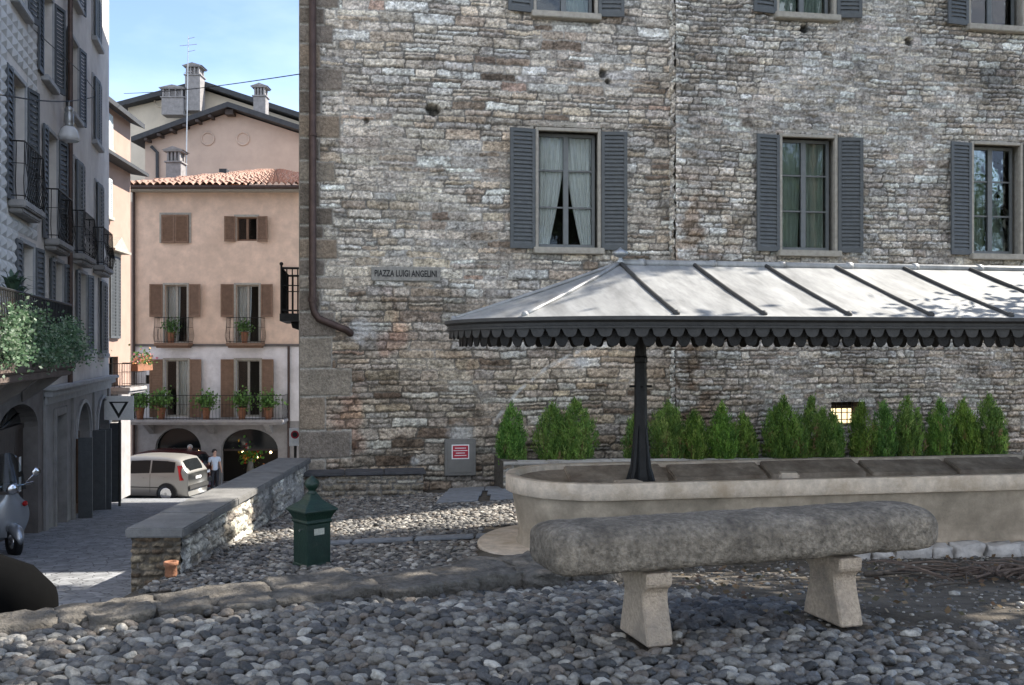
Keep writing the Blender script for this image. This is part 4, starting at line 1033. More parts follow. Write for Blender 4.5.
m.build('coping', mat('grey_parapet_coping', (.17, .165, .155), .85, .25, 4, .4, 40, dirt=(.12, .118, .11), dscale=2.5), pa, bevel=.014)
tp = thing('terracotta_fragment', 'broken rusty terracotta drain pipe end at the foot of the parapet', 'pipe', P(171, 573, 5.75))
m = MB(); m.lathe([(.055, 0), (.06, .02), (.055, .1), (.07, .11), (.072, .145), (.05, .147), (.045, .02)], (0, 0, 0), 12)
tp.location.z = -1.37; tp.scale = (.62,)*3
m.build('pipe_body', M['terracotta'], tp, smooth=True)

# ------------------------------------------------------------------ sticks and litter on the dirt at the right
def stick(mb, a, b, r, seed, br=4):
    rr = random.Random(seed); a = Vector(a); b = Vector(b); n = 9; pts = []
    for i in range(n):
        t = i/(n-1); p = a.lerp(b, t) + Vector((rr.uniform(-1, 1), rr.uniform(-1, 1), rr.uniform(-.3, .6)))*.035; p.z = float(zg(p.x, p.y))+r+.012+abs(rr.gauss(0, .012)); pts.append(p)
    mb.tube(pts, [r*(1-.7*i/(n-1)) for i in range(n)], 6)
    for k in range(br):
        q = pts[rr.randint(1, n-2)]; d = (b-a)*.25; d.rotate(Matrix.Rotation(rr.uniform(-.9, .9), 3, 'Z')); mb.tube([q, q+d*.5+Vector((0, 0, .03)), q+d+Vector((0, 0, .01))], [r*.5, r*.35, r*.15], 5)
def gp(px, py):       # a point on the ground from its picture position
    y_ = 4.0
    for _ in range(400):
        X_ = (px-512)*y_/F
        if (HY-py)*y_/F < float(zg(X_, y_)): break
        y_ += .02
    return (X_, y_, float(zg(X_, y_)))
g0, g1 = gp(868, 581), gp(975, 569)
fb = thing('fallen_branch', 'dark crooked fallen branch on the dirt right of the bench', 'branch', g0); m = MB(); m.T = Matrix.Translation(-Vector(g0)); stick(m, g0, g1, .022, 3, 5)
m.build('branch_wood', M['twig'], fb, smooth=True)
g0, g1 = gp(936, 591), gp(1000, 579)
f2 = thing('fallen_branch', 'thin bare twig nearer than the crooked branch on the dirt', 'branch', g0); m = MB(); m.T = Matrix.Translation(-Vector(g0)); stick(m, g0, g1, .012, 8, 4); m.build('branch_wood', M['twig'], f2, smooth=True)
gc = gp(1005, 580)
tw = thing('twig_pile', 'heap of reddish brown dry twigs and leaves at the right edge of the dirt', 'twigs', gc)
m = MB(); m.T = Matrix.Translation(-Vector(gc))
for i in range(70):
    a = rnd.uniform(0, 6.28); L = rnd.uniform(.15, .6); c = Vector(gc)+Vector((rnd.gauss(.12, .25), rnd.gauss(0, .16), 0)); d = Vector((math.cos(a), math.sin(a)*.7, rnd.uniform(-.1, .2)))*L
    c.z = float(zg(c.x, c.y))+rnd.uniform(.01, .12)
    m.tube([c-d*.5, c+Vector((0, 0, .02)), c+d*.5], [.011, .009, .004], 5)
m.build('dry_twigs', M['redtwig'], tw)
# stones set along the foot of the basin
m = MB(); x_ = 3.0; i = 0
while x_ < 7.5:
    L = rnd.uniform(.16, .42); yy = BY+(x_-BX)*KW-1.32 + rnd.uniform(-.03, .03); rock(m, (x_+L/2, yy, float(zg(x_, yy))+.03), L, .2, rnd.uniform(.13, .2), AW, 600+i, .03, 3); x_ += L+rnd.uniform(.0, .06); i += 1
m.build('edging_stones', mat('pale_edging_stone', (.46, .43, .39), .9, .3, 8, .5, 40), smooth=True, kind='structure')
# scattered dead leaves and grit
def litter(name, n, reg, size, cols, seed):
    r = np.random.default_rng(seed); p = []
    while len(p) < n:
        q = reg(r)
        if q is not None: p.append(q)
    p = np.array(p); z = zg(p[:, 0], p[:, 1])+.018; Pn = np.stack([p[:, 0], p[:, 1], z], -1); N = np.stack([r.normal(0, 1, n), r.normal(0, 1, n), r.normal(0, .25, n)], -1)
    c = np.array(cols)[r.integers(0, len(cols), n)]*r.uniform(.7, 1.3, (n, 1)); return leaf_mesh(name, Pn, N, size, c, M['leaf'], None, 1.6, seed=seed, kind='stuff')
litter('dead_leaves', 420, lambda r: (lambda x, y: (x, y) if y < 9 and x > 1.0 else None)(r.uniform(1.2, 6), r.uniform(5.0, 9.0)), .05, [(.2, .13, .07), (.14, .09, .06), (.27, .2, .12), (.1, .09, .05)], 5)
V0, F0 = ico(1); n_ = 2600; r_ = np.random.default_rng(12); px_ = r_.uniform(.6, 5.5, n_); py_ = r_.uniform(4.2, 9, n_); sz = np.exp(r_.normal(-4.5, .45, n_))
V = V0[None]*sz[:, None, None]*np.array((1, 1, .6)) + np.stack([px_, py_, zg(px_, py_)+.004], -1)[:, None]
np_mesh('grit', V.reshape(-1, 3), (F0[None]+(np.arange(n_)*len(V0))[:, None, None]).reshape(-1, 3), M['pebble'], col=np.repeat(PC[r_.integers(0, len(PC), n_)], len(V0), 0), kind='stuff')
# ------------------------------------------------------------------ left palazzo along the street
LX, LY = -7.65, 14.2
LA = math.atan2(.9637, -.267)
def ls(px): return (3536/(249-px)-14.2)/.9637
def lz(px, py): return (HY-py)*(3536/(249-px))/F
def sY(Y_): return (Y_-14.2)/.9637
def lpt(s, y, z): return Vector((LX + s*math.cos(LA) - y*math.sin(LA), LY + s*math.sin(LA) + y*math.cos(LA), z))
LB = -4.6
lb = thing('street_palazzo', 'grey plastered palazzo on the left of the street with pale diamond rustication and iron balconies', 'building', (LX, LY, LB), LA, dz=LB)
SE = sY(25.25)
wins = []      # s0, s1, z0, z1, closed, balcony
def lw(Yc, w, z0, z1, closed=False, bal=False): s = sY(Yc); wins.append((s-w/2, s+w/2, z0, z1, closed, bal))
for Yc in (17.5, 20.15): lw(Yc, .9, 4.95, 6.55)
lw(23.0, 1.0, 5.0, 6.5, True)
for Yc in (17.5, 20.15): lw(Yc, .9, 7.4, 8.95)
lw(23.0, 1.0, 7.45, 8.95, True)
lw(15.3, .95, 5.55, 7.2); lw(15.3, .9, 2.35, 4.35, False, True)
lw(17.9, .9, 2.05, 4.05, False, True); lw(20.6, 1.0, 2.05, 4.05, True, True); lw(23.35, 1.0, 2.05, 4.05, True, True)
lw(15.9, .9, -.1, 1.75); lw(18.5, .85, -.05, 1.7); lw(21.2, .9, -.05, 1.7); lw(23.95, 1.0, -.08, 1.7, True)
lw(10.6, 1.0, 2.35, 4.35); lw(10.6, 1.0, 5.55, 7.2)
doors = [(sY(13.95), sY(16.75), -3.5, -.88, 'garage'), (sY(18.25), sY(19.2), -3.75, -1.28, 'door'), (sY(20.4), sY(22.2), -4.1, -1.18, 'shop'), (sY(23.2), sY(24.9), -4.35, -1.22, 'shop')]
m = MB()
SG = sY(17.15)
hs = [w_[:4] for w_ in wins] + [(d[0], d[1], d[2], d[3], .35) for d in doors]
wall_holes(m, sY(9), SE, LB, 10.5, hs, .2, 0.0, bands=((LB, 1), (-.68, 0)), xs=(SG,))
for i, f in enumerate(m.f):
    c = sum((Vector(m.v[k]) for k in f), Vector())/len(f)
    if c.z < -.68 and c.x < SG: m.mi[i] = 2
def arch_fill(mb, a, b, spring, top, y0, y1, mi):
    n = 16; cx, rx, rz = (a+b)/2, (b-a)/2, top-spring-.002; mb.cur = mi
    pts = [(cx+rx*math.cos(math.pi*i/n), spring+rz*math.sin(math.pi*i/n)) for i in range(n+1)]
    for i in range(n):
        (xa, za), (xb, zb) = pts[i], pts[i+1]
        mb.add([(xa, y0, za), (xb, y0, zb), (xb, y0, top), (xa, y0, top), (xa, y1, za), (xb, y1, zb)], [(1, 0, 3, 2), (0, 1, 5, 4)])
    mb.cur = 0
for d in doors:
    if d[4] == 'garage': arch_fill(m, d[0], d[1], -1.35, d[3], .0, .34, 2)
    if d[4] == 'shop': arch_fill(m, d[0], d[1], d[3]-.72, d[3], .0, .34, 1)
m.build('wall', [M['leftplaster'], M['groundgrey'], M['brownwall']], lb)
m = MB(); m.box(sY(9), SE, .9, 9, LB, 10.49); m.box(SE-.3, SE, .02, .9, LB, 10.49); m.build('side_wall', M['leftplaster'], lb)
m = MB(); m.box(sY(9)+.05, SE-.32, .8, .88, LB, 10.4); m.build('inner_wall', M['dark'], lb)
m = MB(); m.box(sY(9), SE+.3, -.6, 9.2, 10.5, 10.75); m.build('roof', M['roofdark'], lb)
# diamond rustication on the near part
m = MB(); idx = {}
a0, a1 = sY(9), sY(16.62); nc = 22; cwid = (a1-a0)/nc; rh = .18; nr = 58
def gv(k, p):
    if k not in idx: idx[k] = len(m.v); m.v.append(p)
    return idx[k]
for i in range(nc):
    for j in range(nr):
        x0, x1, z0, z1 = a0+i*cwid, a0+(i+1)*cwid, -.08+j*rh, -.08+(j+1)*rh
        if any(x1 > w_[0]-.08 and x0 < w_[1]+.08 and z1 > w_[2]-.1 and z0 < w_[3]+.08 for w_ in wins): continue
        c = gv((i, j, 'c'), ((x0+x1)/2, -.055, (z0+z1)/2)); q = [gv((i, j), (x0, -.006, z0)), gv((i+1, j), (x1, -.006, z0)), gv((i+1, j+1), (x1, -.006, z1)), gv((i, j+1), (x0, -.006, z1))]
        for k in range(4): m.f.append((q[k], q[(k+1) % 4], c)); m.mi.append(0)
m.build('rustication', M['quilt'], lb)
def bal_slab(s0, s1, z, out, mt, parent, rail=.9, belly=.10, mtr=None):
    mb = MB(); mb.box(s0, s1, -out, -.001, z-.12, z); mb.box(s0+.06, s1-.06, -out+.06, -.001, z-.2, z-.121)
    b = mb.build('balcony', mt, parent, bevel=.02)
    railing(b, [(s0+.03, -.01), (s0+.03, -out+.03), (s1-.03, -out+.03), (s1-.03, -.01)], z, z+rail, mtr or M['iron'], .13, .007, belly=belly)
    return b
for a, b, c, d, closed, bal in wins:
    window(lb, a, b, c, d, 0, dict(frame=M['groundgrey'], depth=.13, bars=(.33, .66), curtain='full' if rnd.random() < .4 else None, sill=None if bal else M['cornice'], sx=.08,
           surround=M['cornice'], sw=.08, shutter=M['shutdark'], closed=closed, shw=(b-a)/2*.92, ang=rnd.uniform(164, 172), angl=179, glass=M['dimglass'], slats=20, ss=.05))
    if bal: bal_slab(a-.28, b+.28, c-.02, .27, M['groundgrey'], lb, .9, .06)
m = MB()
m.box(SG, SE+.12, -.24, -.001, -.74, -.66); m.box(SG+.05, SE+.07, -.16, -.001, -.86, -.741); m.box(SG+.08, SE+.04, -.06, -.001, -1.0, -.861)
m.build('cornice', M['cornice'], lb, bevel=.015)
for s_ in (SG+.12, sY(20.0), sY(22.7), sY(25.05)): m = MB(); m.box(s_-.14, s_+.14, -.05, -.001, LB, -1.0); m.build('pilaster', M['groundgrey'], lb, bevel=.01)
# garage door, shop windows
for k, d in enumerate(doors):
    a, b, c, e, kd_ = d; mb = MB()
    if kd_ == 'garage':
        n = 9; ww = (b-a)/n
        for i in range(n): mb.box(a+ww*i+.006, a+ww*(i+1)-.006, .24, .29, c, -1.37)
        mb.box(a, b, .22, .30, -1.365, -1.28); o = mb.build('door', M['darkwood'], lb)
        mb = MB(); mb.box(a, b, .27, .29, -1.27, e); mb.build('fanlight', M['carglass'], o)
        mb = MB()
        for i in range(5): mb.tube([((a+b)/2, .255, -1.27), ((a+b)/2+1.4*math.cos(math.pi*(i+.5)/5), .255, -1.27+.6*math.sin(math.pi*(i+.5)/5))], .012, 5)
        mb.build('fan_bars', M['iron'], o)
        mb = MB(); mb.box(b-.32, b-.18, .232, .239, -2.1, -1.85); mb.box(b-.32, b-.18, .232, .239, -2.45, -2.2); mb.build('paper_notice', M['white'], o)
    elif kd_ == 'door':
        mb.box(a, b, .28, .33, c, e); o = mb.build('door', M['dark'], lb)
        mb = MB(); mb.box(a-.16, a-.002, -.04, .05, c-.2, e+.16); mb.box(b+.002, b+.16, -.04, .05, c-.2, e+.16); mb.box(a-.001, b+.001, -.04, .05, e+.001, e+.16); mb.build('door_surround', M['groundgrey'], o, bevel=.012)
    else:
        mb.box(a, a+.1, .22, .30, c, e-.72); mb.box(b-.1, b, .22, .30, c, e-.72); mb.box((a+b)/2-.05, (a+b)/2+.05, .22, .30, c, e-.72); mb.box(a, b, .22, .30, e-.80, e-.70); mb.box(a+.1, b-.1, .23, .29, c, c+.55)
        o = mb.build('shop_window', M['warmwood'], lb)
        mb = MB(); mb.box(a, b, .262, .27, c+.4, e); mb.build('pane', M['glass'], o)
        mb = MB()
        for i in range(7): mb.tube([(a+.08+(b-a-.16)*i/6, .24, e-.7), (a+.08+(b-a-.16)*i/6, .24, e-.02-.6*abs(i-3)**2/11)], .012, 5)
        mb.build('arch_grille', M['iron'], o)
        n_ = 20; mb = MB(); cx, rx = (a+b)/2, (b-a)/2; pts = [(cx+(rx+.07)*math.cos(math.pi*i/n_), -.012, e-.72+.76*math.sin(math.pi*i/n_)) for i in range(n_+1)]; mb.tube(pts, .055, 4); mb.build('arch_moulding', M['cornice'], o)
        for sd, hx in ((-1, a-.05), (1, b+.05)):
            mb = MB(); mb.box(hx-.03, hx+.03, -.34, -.06, c+.35, e-.70); mb.box(hx-.036, hx+.036, -.30, -.10, c+.6, e-1.0); mb.build('folded_door_leaf', M['shutdark'], o)
# big balcony with greenery
m = MB(); m.box(sY(10), sY(15.85), -.70, -.08, -.42, -.30); m.box(sY(10), sY(15.9), -.76, -.08, -.30, -.14); bb = m.build('balcony', mat('brown_balcony_slab', (.13, .10, .085), .9, .3, 3), lb, bevel=.02)
railing(bb, [(sY(10), -.70), (sY(15.8), -.70), (sY(15.8), -.02)], -.14, .75, M['iron'], .12, .011, belly=.05)
for s_ in (sY(12), sY(13.8), sY(15.5)):
    m = MB(); m.prism([(s_, -.02, -.42), (s_, -.6, -.42), (s_, -.4, -.58), (s_, -.02, -.85)], (.18, 0, 0)); m.build('corbel', M['brownwall'], bb)
m = MB(); xs = sY(19.25); m.tube([(xs, -.09, 10.4), (xs, -.09, -.66)], .05, 8); m.build('downpipe', M['pipe'], lb)
iv = thing('hanging_balcony_plant', 'pale leafy trailing plant spilling over the long left balcony rail', 'plant', lpt(sY(14.1), -.74, -.14), LA)
r_ = np.random.default_rng(3); n = 13000
cl = 190; cs = np.stack([r_.uniform(-3.4, 2.0, cl), r_.normal(-.02, .10, cl), r_.uniform(.04, .66, cl)], -1)
cs[:, 2] *= np.clip(.72+.4*np.sin(cs[:, 0]*2.1)+r_.normal(0, .12, cl), .4, 1.0)
ki = r_.integers(0, cl, n); Pn = cs[ki]+r_.normal(0, 1, (n, 3))*np.array((.16, .08, .085)); N = r_.normal(0, 1, (n, 3))+np.array((0, -.6, -.5))
c = np.array([(.10, .17, .09), (.15, .23, .13), (.06, .12, .06), (.26, .32, .23)])[r_.integers(0, 4, n)]*r_.uniform(.8, 1.2, (n, 1))
leaf_mesh('foliage', Pn, N, .052, c, M['leaf'], iv, 1.5, seed=2)
m = MB(); m.box(-3.3, 1.8, -.02, .14, .0, .2); m.build('plant_trough', M['iron'], iv)
ag = thing('spiky_balcony_plant', 'dark spiky potted plant at the near end of the long left balcony', 'plant', lpt(sY(13.1), -.42, -.14), LA)
m = MB()
for i in range(60):
    a = rnd.uniform(0, 6.28); e_ = rnd.uniform(.3, 1.35); L = rnd.uniform(.25, .45); d = Vector((math.cos(a)*math.cos(e_), math.sin(a)*math.cos(e_), math.sin(e_))); t_ = Vector((-math.sin(a), math.cos(a), 0))*.03
    b_ = Vector((0, 0, .75+rnd.uniform(0, .25))); q = b_+d*L*.6+Vector((0, 0, .05)); e2 = b_+d*L-Vector((0, 0, .12*L)); m.add([b_-t_*.6, b_+t_*.6, q+t_, q-t_, e2], [(0, 1, 2, 3), (3, 2, 4)])
m.build('foliage', mat('dark_leaf', (.05, .09, .06), .5, .2, 8, trans=.2), ag)
m = MB(); m.lathe([(.15, 0), (.2, .35), (.22, .36), (.2, .38), (.05, .38)], (0, 0, 0), 14); m.tube([(0, 0, .3), (0, 0, .95)], .035, 6); m.build('pot', M['terracotta'], ag)

# hanging street lamp and its wires
A_ = Vector((-6.6, 12, 3.25)); B_ = lpt(sY(23.2), -.02, 6.2)
wl = thing('span_wire', 'black span wire that carries the bell street lamp along the left palazzo', 'wire', A_)
m = MB(); m.T = Matrix.Translation(-A_); pts = [A_.lerp(B_, i/16)-Vector((0, 0, .12*math.sin(math.pi*i/16))) for i in range(17)]; m.tube(pts, .012, 5); m.tube([lpt(sY(12.2), 0, 3.3), A_], .02, 6)
m.lathe([(.02, -.05), (.06, -.03), (.06, .03), (.02, .05)], B_-Vector((0, 0, .0)), 8); m.build('cable', M['cable'], wl)
w2 = thing('overhead_cable', 'thin overhead cable slanting down the left palazzo front to the lamp wire', 'cable', lpt(sY(16.2), -.05, lz(31, 30)))
m = MB(); m.T = Matrix.Translation(-w2.location); m.tube([lpt(sY(16.2), -.05, lz(31, 30)), lpt(sY(19.5), -.25, lz(68, 72)), lpt(sY(23), -.05, lz(96, 95))], .008, 5); m.build('cable', M['cable'], w2)
t_ = .589; lp = A_.lerp(B_, t_)-Vector((0, 0, .12*math.sin(math.pi*t_)))
sl_ = thing('hanging_street_lamp', 'hanging street lamp with galvanised housing and clear bell shade', 'street lamp', lp)
m = MB(); m.tube([(0, 0, 0), (0, 0, -.12)], .02, 8); m.lathe([(.03, -.10), (.075, -.13), (.08, -.2), (.06, -.22), (.085, -.25), (.095, -.42), (.07, -.46), (.10, -.5)], (0, 0, 0), 16); m.build('housing', M['lampmetal'], sl_, smooth=True)
m = MB(); m.lathe([(.10, -.50), (.15, -.56), (.185, -.68), (.19, -.78), (.18, -.78), (.145, -.6), (.09, -.52)], (0, 0, 0), 20); m.build('shade', M['lampglass'], sl_, smooth=True)
m = MB(); m.ball((0, 0, -.62), .06); m.build('bulb', M['white'], sl_, smooth=True)

# ------------------------------------------------------------------ narrow pale house beyond it
NA = math.atan2(1, -.086)
nh = thing('narrow_pale_house', 'narrow pale pink house beyond the left palazzo catching the sun', 'building', (-11.85, 27, -4.6), NA, dz=-4.6)
m = MB(); hn = [(.56, 1.28, 5.95, 6.95), (.62, 1.22, 3.95, 5.05), (1.1, 2.0, .35, 2.8), (1.2, 2.0, -2.2, -.2)]
wall_holes(m, -1.6, 3.2, -4.6, 7.2, hn, .15, 0, bands=((-4.6, 1), (-1.3, 0))); m.box(-1.6, 3.2, .6, 7, -4.6, 7.19); m.build('wall', [M['pinkpale'], M['greystone']], nh)
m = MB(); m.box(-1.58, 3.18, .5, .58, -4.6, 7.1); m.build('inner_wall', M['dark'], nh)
M['paleshut'] = mat('pale_grey_shutter', (.55, .60, .60), .7, .1, 8)
for (a, b, c, d) in hn[:2]: window(nh, a, b, c, d, 0, dict(frame=M['white'], sill=M['surround'], sx=.08, shutter=M['paleshut'], closed=True, slats=16))
window(nh, *hn[2], 0, dict(frame=M['shutdark'], surround=M['surround'], sw=.12, shutter=M['shutdark'], closed=True)); window(nh, *hn[3], 0, dict(frame=M['shutdark'], bars=(.5,)))
m = MB(); a, b = hn[2][:2]; m.prism([(a-.25, -.25, 3.0), (b+.25, -.25, 3.0), ((a+b)/2, -.25, 3.4)], (0, .24, 0)); m.box(a-.3, b+.3, -.3, -.001, 2.93, 2.999); m.build('pediment', M['surround'], nh)
m = MB(); m.prism([(-1.0, -.42, 7.2), (-1.0, 2.6, 8.4), (-1.0, 7.1, 7.2), (-1.0, 7.1, 7.08), (-1.0, 2.6, 8.25), (-1.0, -.42, 7.05)], (4.3, 0, 0)); rf = m.build('roof', M['roofdark'], nh)
m = MB(); m.prism([(-1.0, -.55, 5.62), (-1.0, -.001, 5.86), (-1.0, -.001, 5.6), (-1.0, -.55, 5.52)], (4.3, 0, 0)); m.build('roof_edge', M['roofdark'], nh)
bn_ = bal_slab(.7, 2.4, -1.1, .75, M['greystone'], nh, .7, 0)
def chimney(parent, x, y, z0, z1, w, name='chimney', cap=True, d=None):
    d = d or w; mb = MB(); zc = z1-.55*min(1, w/.6)
    mb.box(x-w/2, x+w/2, y-d/2, y+d/2, z0, zc-.06); mb.box(x-w/2-.06, x+w/2+.06, y-d/2-.06, y+d/2+.06, zc-.06, zc)
    n = 3
    for i in range(n+1): xx = x-w/2+.04+(w-.16)*i/n; mb.box(xx, xx+.08, y-d/2, y-d/2+.1, zc, z1-.16); mb.box(xx, xx+.08, y+d/2-.1, y+d/2, zc, z1-.16)
    mb.box(x-w/2+.1, x+w/2-.1, y-d/2+.12, y+d/2-.12, zc, z1-.17)
    mb.box(x-w/2-.08, x+w/2+.08, y-d/2-.08, y+d/2+.08, z1-.16, z1-.10)
    mb.prism([(x-w/2-.14, y-d/2-.1, z1-.099), (x+w/2+.14, y-d/2-.1, z1-.099), (x, y-d/2-.1, z1+.06)], (0, d+.2, 0))
    return mb.build(name, M['chimney'], parent)
chimney(nh, 2.0, 1.3, 7.3, 8.35, .65)
# flowers on that balcony
def flowers(name, label, loc, rz, L, n, seed, cols, h=.35, cat='flowers', pot=True):
    o = thing(name, label, cat, loc, rz); r = np.random.default_rng(seed)
    Pn = np.stack([r.uniform(-L/2, L/2, n), r.normal(0, .09, n), .2+np.abs(r.normal(0, h*.5, n))], -1); N = r.normal(0, 1, (n, 3))+np.array((0, 0, .6))
    k = r.random(n); c = np.where((k < .42)[:, None], np.array(cols)[r.integers(0, len(cols), n)], np.array((.09, .17, .05))[None]*r.uniform(.7, 1.4, (n, 1)))
    leaf_mesh('blooms', Pn, N, .09, c, M['leaf'], o, 1.3, seed=seed)
    m = MB(); m.box(-L/2, L/2, -.1, .1, .0, .22, .01); m.build('trough', M['terracotta'], o); return o
nb = lambda s, y, z: Vector((-11.85 + s*math.cos(NA) - y*math.sin(NA), 27 + s*math.sin(NA)+y*math.cos(NA), z))
flowers('balcony_flowers', 'pink and orange flowers in a trough on the small balcony of the narrow house', nb(1.5, -.86, -.62), NA, 1.5, 320, 4, [(.6, .22, .18), (.65, .35, .15), (.5, .2, .25)])

# ------------------------------------------------------------------ salmon house facing the camera
HYd = 38.0; HS = HYd/F
hx = lambda px: (px-512)*HS - HX0
HX0 = (135-512)*HS
hz = lambda py: (HY-py)*HS
ph = thing('salmon_house', 'salmon plastered house with brown shutters, tiled hip roof and arched shopfronts', 'building', (HX0, HYd, -5.6), 0, dz=-5.6)
HW = 8.2
o3 = [(hx(162), hx(189), hz(243), hz(215), 'closed'), (hx(236.5), hx(257), hz(241), hz(217), 'open')]
o2 = [(hx(165), hx(187), hz(343), hz(285), 'bal'), (hx(236), hx(259), hz(343), hz(285), 'bal')]
o1 = [(hx(165), hx(188), hz(417), hz(360), 'long'), (hx(236), hx(260), hz(417), hz(360), 'long')]
small = [(hx(145.5), hx(153), hz(384), hz(375))]
ar = [(hx(155), hx(201), -5.55, hz(428)), (hx(221), hx(278), -5.55, hz(429))]
m = MB(); wall_holes(m, 0, HW, -5.6, hz(191), [w_[:4] for w_ in o3+o2+o1]+small+[(*a_, .3) for a_ in ar], .16, 0, bands=((-5.6, 2), (hz(421), 1), (hz(345), 0)))
for a_ in ar: arch_fill(m, a_[0], a_[1], a_[3]-.85, a_[3], 0, .29, 2)
m.box(0.001, HW, 1.6, 9, -5.6, hz(191)); m.box(.001, .2, .02, 1.6, -5.6, hz(191)-.01)
m.build('wall', [M['pink'], M['greywhite'], M['greystone']], ph)
m = MB(); m.box(-1.6, -.01, .5, 6, -5.6, hz(200)); m.build('link_wall', M['rearplaster'], ph)
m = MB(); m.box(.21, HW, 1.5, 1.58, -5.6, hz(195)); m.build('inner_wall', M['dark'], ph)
m = MB(); m.box(-.03, HW, -.05, -.001, hz(346.5), hz(344)); m.build('string_course', M['brownwall'], ph)
m = MB(); m.box(-.35, HW, -.55, .0-.001, hz(192.5), hz(190)); m.build('eaves_board', M['surround'], ph)
m = MB(); m.tube([(-.4, -.6, hz(189.5)), (HW, -.6, hz(189.5))], .075, 8); m.build('gutter', M['pipe'], ph)
m = MB(); m.tube([(-.02, -.08, hz(191)), (-.02, -.08, -5.5)], .06, 8); m.tube([(hx(289), -.07, hz(346)), (hx(289), -.07, -5.5)], .05, 8); m.build('downpipe', M['pipe'], ph)
for a, b, c, d, k in o3:
    window(ph, a, b, c, d, 0, dict(frame=M['brownshut'], surround=M['surround'], sw=.09, shutter=M['brownshut'], closed=k == 'closed', shw=.44, ang=165, slats=16, ss=.02, depth=.12))
for i, (a, b, c, d, k) in enumerate(o2+o1):
    w_ = window(ph, a, b, c, d, 0, dict(frame=M['surround'], depth=.12, curtain=('left', 'left', 'right', None)[i], shutter=None, surround=M['surround'], sw=.08))
    zlo = (hz(317) if i < 2 else c)
    shutter(w_, a-.08, zlo, d+.03, .50, -1, 168, M['brownshut'], -.05, 22); shutter(w_, b+.08, zlo, d+.03, .50, 1, 168, M['brownshut'], -.05, 22)
for a, b, c, d, k in o2: bal_slab(a-.25, b+.25, c, .55, M['brownshut'], ph, 1.0, .06)
lbal = bal_slab(hx(136), hx(289), hz(418), 1.0, M['greystone'], ph, .95, .04)
for px in (150, 210, 268):
    m = MB(); m.prism([(hx(px), -.02, hz(423)), (hx(px), -.8, hz(423)), (hx(px), -.5, hz(427)), (hx(px), -.02, hz(434))], (.2, 0, 0)); m.build('corbel', M['greystone'], lbal)
for i, a_ in enumerate(ar):
    a, b, c, d = a_; mb = MB(); mb.box(a, b, .24, .30, d-.9, d-.82)
    if i == 0: mb.box((a+b)/2-.05, (a+b)/2+.05, .24, .3, c, d-.9); mb.box(a, b, .24, .3, c, c+.5)
    o = mb.build('shopfront', M['darkwood'], ph)
    mb = MB(); mb.box(a, b, .262, .27, d-.82, d); mb.build('fanlight', M['carglass'], o)
    if i == 0: mb = MB(); mb.box(a+.05, (a+b)/2-.05, .262, .27, c+.5, d-.9); mb.box((a+b)/2+.05, b-.05, .262, .27, c+.5, d-.9); mb.build('pane', M['glass'], o)
    for k in range(3): mb = MB(); mb.ball((a+(b-a)*(.25+.25*k), 1.1, d-1.05-.2*(k % 2)), .05, 8); mb.build('shop_lamp', M['lampglow'], o)
m = MB(); m.box(small[0][0], small[0][1], .1, .14, small[0][2], small[0][3]); m.build('vent_window', M['carglass'], ph)
# tiled hip roof
m = MB(); e0, e1, ez = -.45, HW+.2, hz(190)+.05; apx, apz, apy = hx(245), 7.95, 4.4
def tilepatch(A, B, Cc, n, mb):        # eave A-B, ridge point(s) Cc (left, right)
    A, B = Vector(A), Vector(B); C0, C1 = Vector(Cc[0]), Vector(Cc[1]); rows = 13; per = 8; pts = []
    nrm = (B-A).cross(C0-A).normalized()
    nu_ = n*per+1
    for j in range(rows*2):
        t = (j//2)/rows if j % 2 == 0 else (j//2+1)/rows - .001
        lift = .0 if j % 2 else .055
        for i in range(nu_):
            u = i/(n*per); p = A.lerp(B, u).lerp(C0.lerp(C1, u), t); k = (j//2)*7+i//per
            jit = .022*math.sin(k*12.9898+i//per*4.1)
            pts.append(p+nrm*(.055*abs(math.cos(math.pi*(i/per)))*2+lift+jit))
    mb.grid(pts, nu_, rows*2)
tilepatch((e0, -.62, ez), (e1, -.62, ez), ((apx-.3, apy, apz), (apx+.3, apy, apz)), 34, m)
tilepatch((e0, 9.2, ez), (e0, -.62, ez), ((apx-.3, apy, apz), (apx-.3, apy, apz)), 36, m)
tilepatch((e1, -.62, ez), (e1, 9.2, ez), ((apx+.3, apy, apz), (apx+.3, apy, apz)), 36, m)
roof = m.build('roof', M['tile'], ph)
chimney(roof, hx(172)-.55, 2.0, 6.7, 8.45, .62); m = MB(); m.box(hx(199), hx(207), 2.6, 3.0, 7.2, 7.75); m.build('roof_vent', M['roofdark'], roof)
# plants on the long balcony
for i, (px, lab) in enumerate(((147, 'bushy green balcony plant at the left end of the long salmon house balcony'), (168, 'bright green balcony plant before the left door of the long balcony'), (212, 'spreading pot plant between the two doors on the long balcony'), (247, 'tall bright pot plant before the right door of the long balcony'), (273, 'green pot plant near the right end of the long balcony'))):
    o = thing('potted_plant', lab, 'potted plant', (HX0+hx(px), HYd-.72, hz(418)), 0, 'pot plants on the long balcony'); r = np.random.default_rng(50+i); n = 420
    Pn = r.normal(0, 1, (n, 3))*np.array((.20, .16, .17))+np.array((0, 0, .72+.05*(i % 2))); N = r.normal(0, 1, (n, 3))+np.array((0, 0, .7))
    leaf_mesh('foliage', Pn, N, .13, np.array((.13, .24, .06))*r.uniform(.6, 1.5, (n, 1)), M['leaf'], o, 1.6, seed=i)
    m = MB(); m.lathe([(.12, 0), (.17, .4), (.19, .41), (.19, .46), (.03, .46)], (0, 0, 0), 12); m.tube([(0, 0, .4), (0, 0, .7)], .02, 5); m.build('pot', M['terracotta'], o)
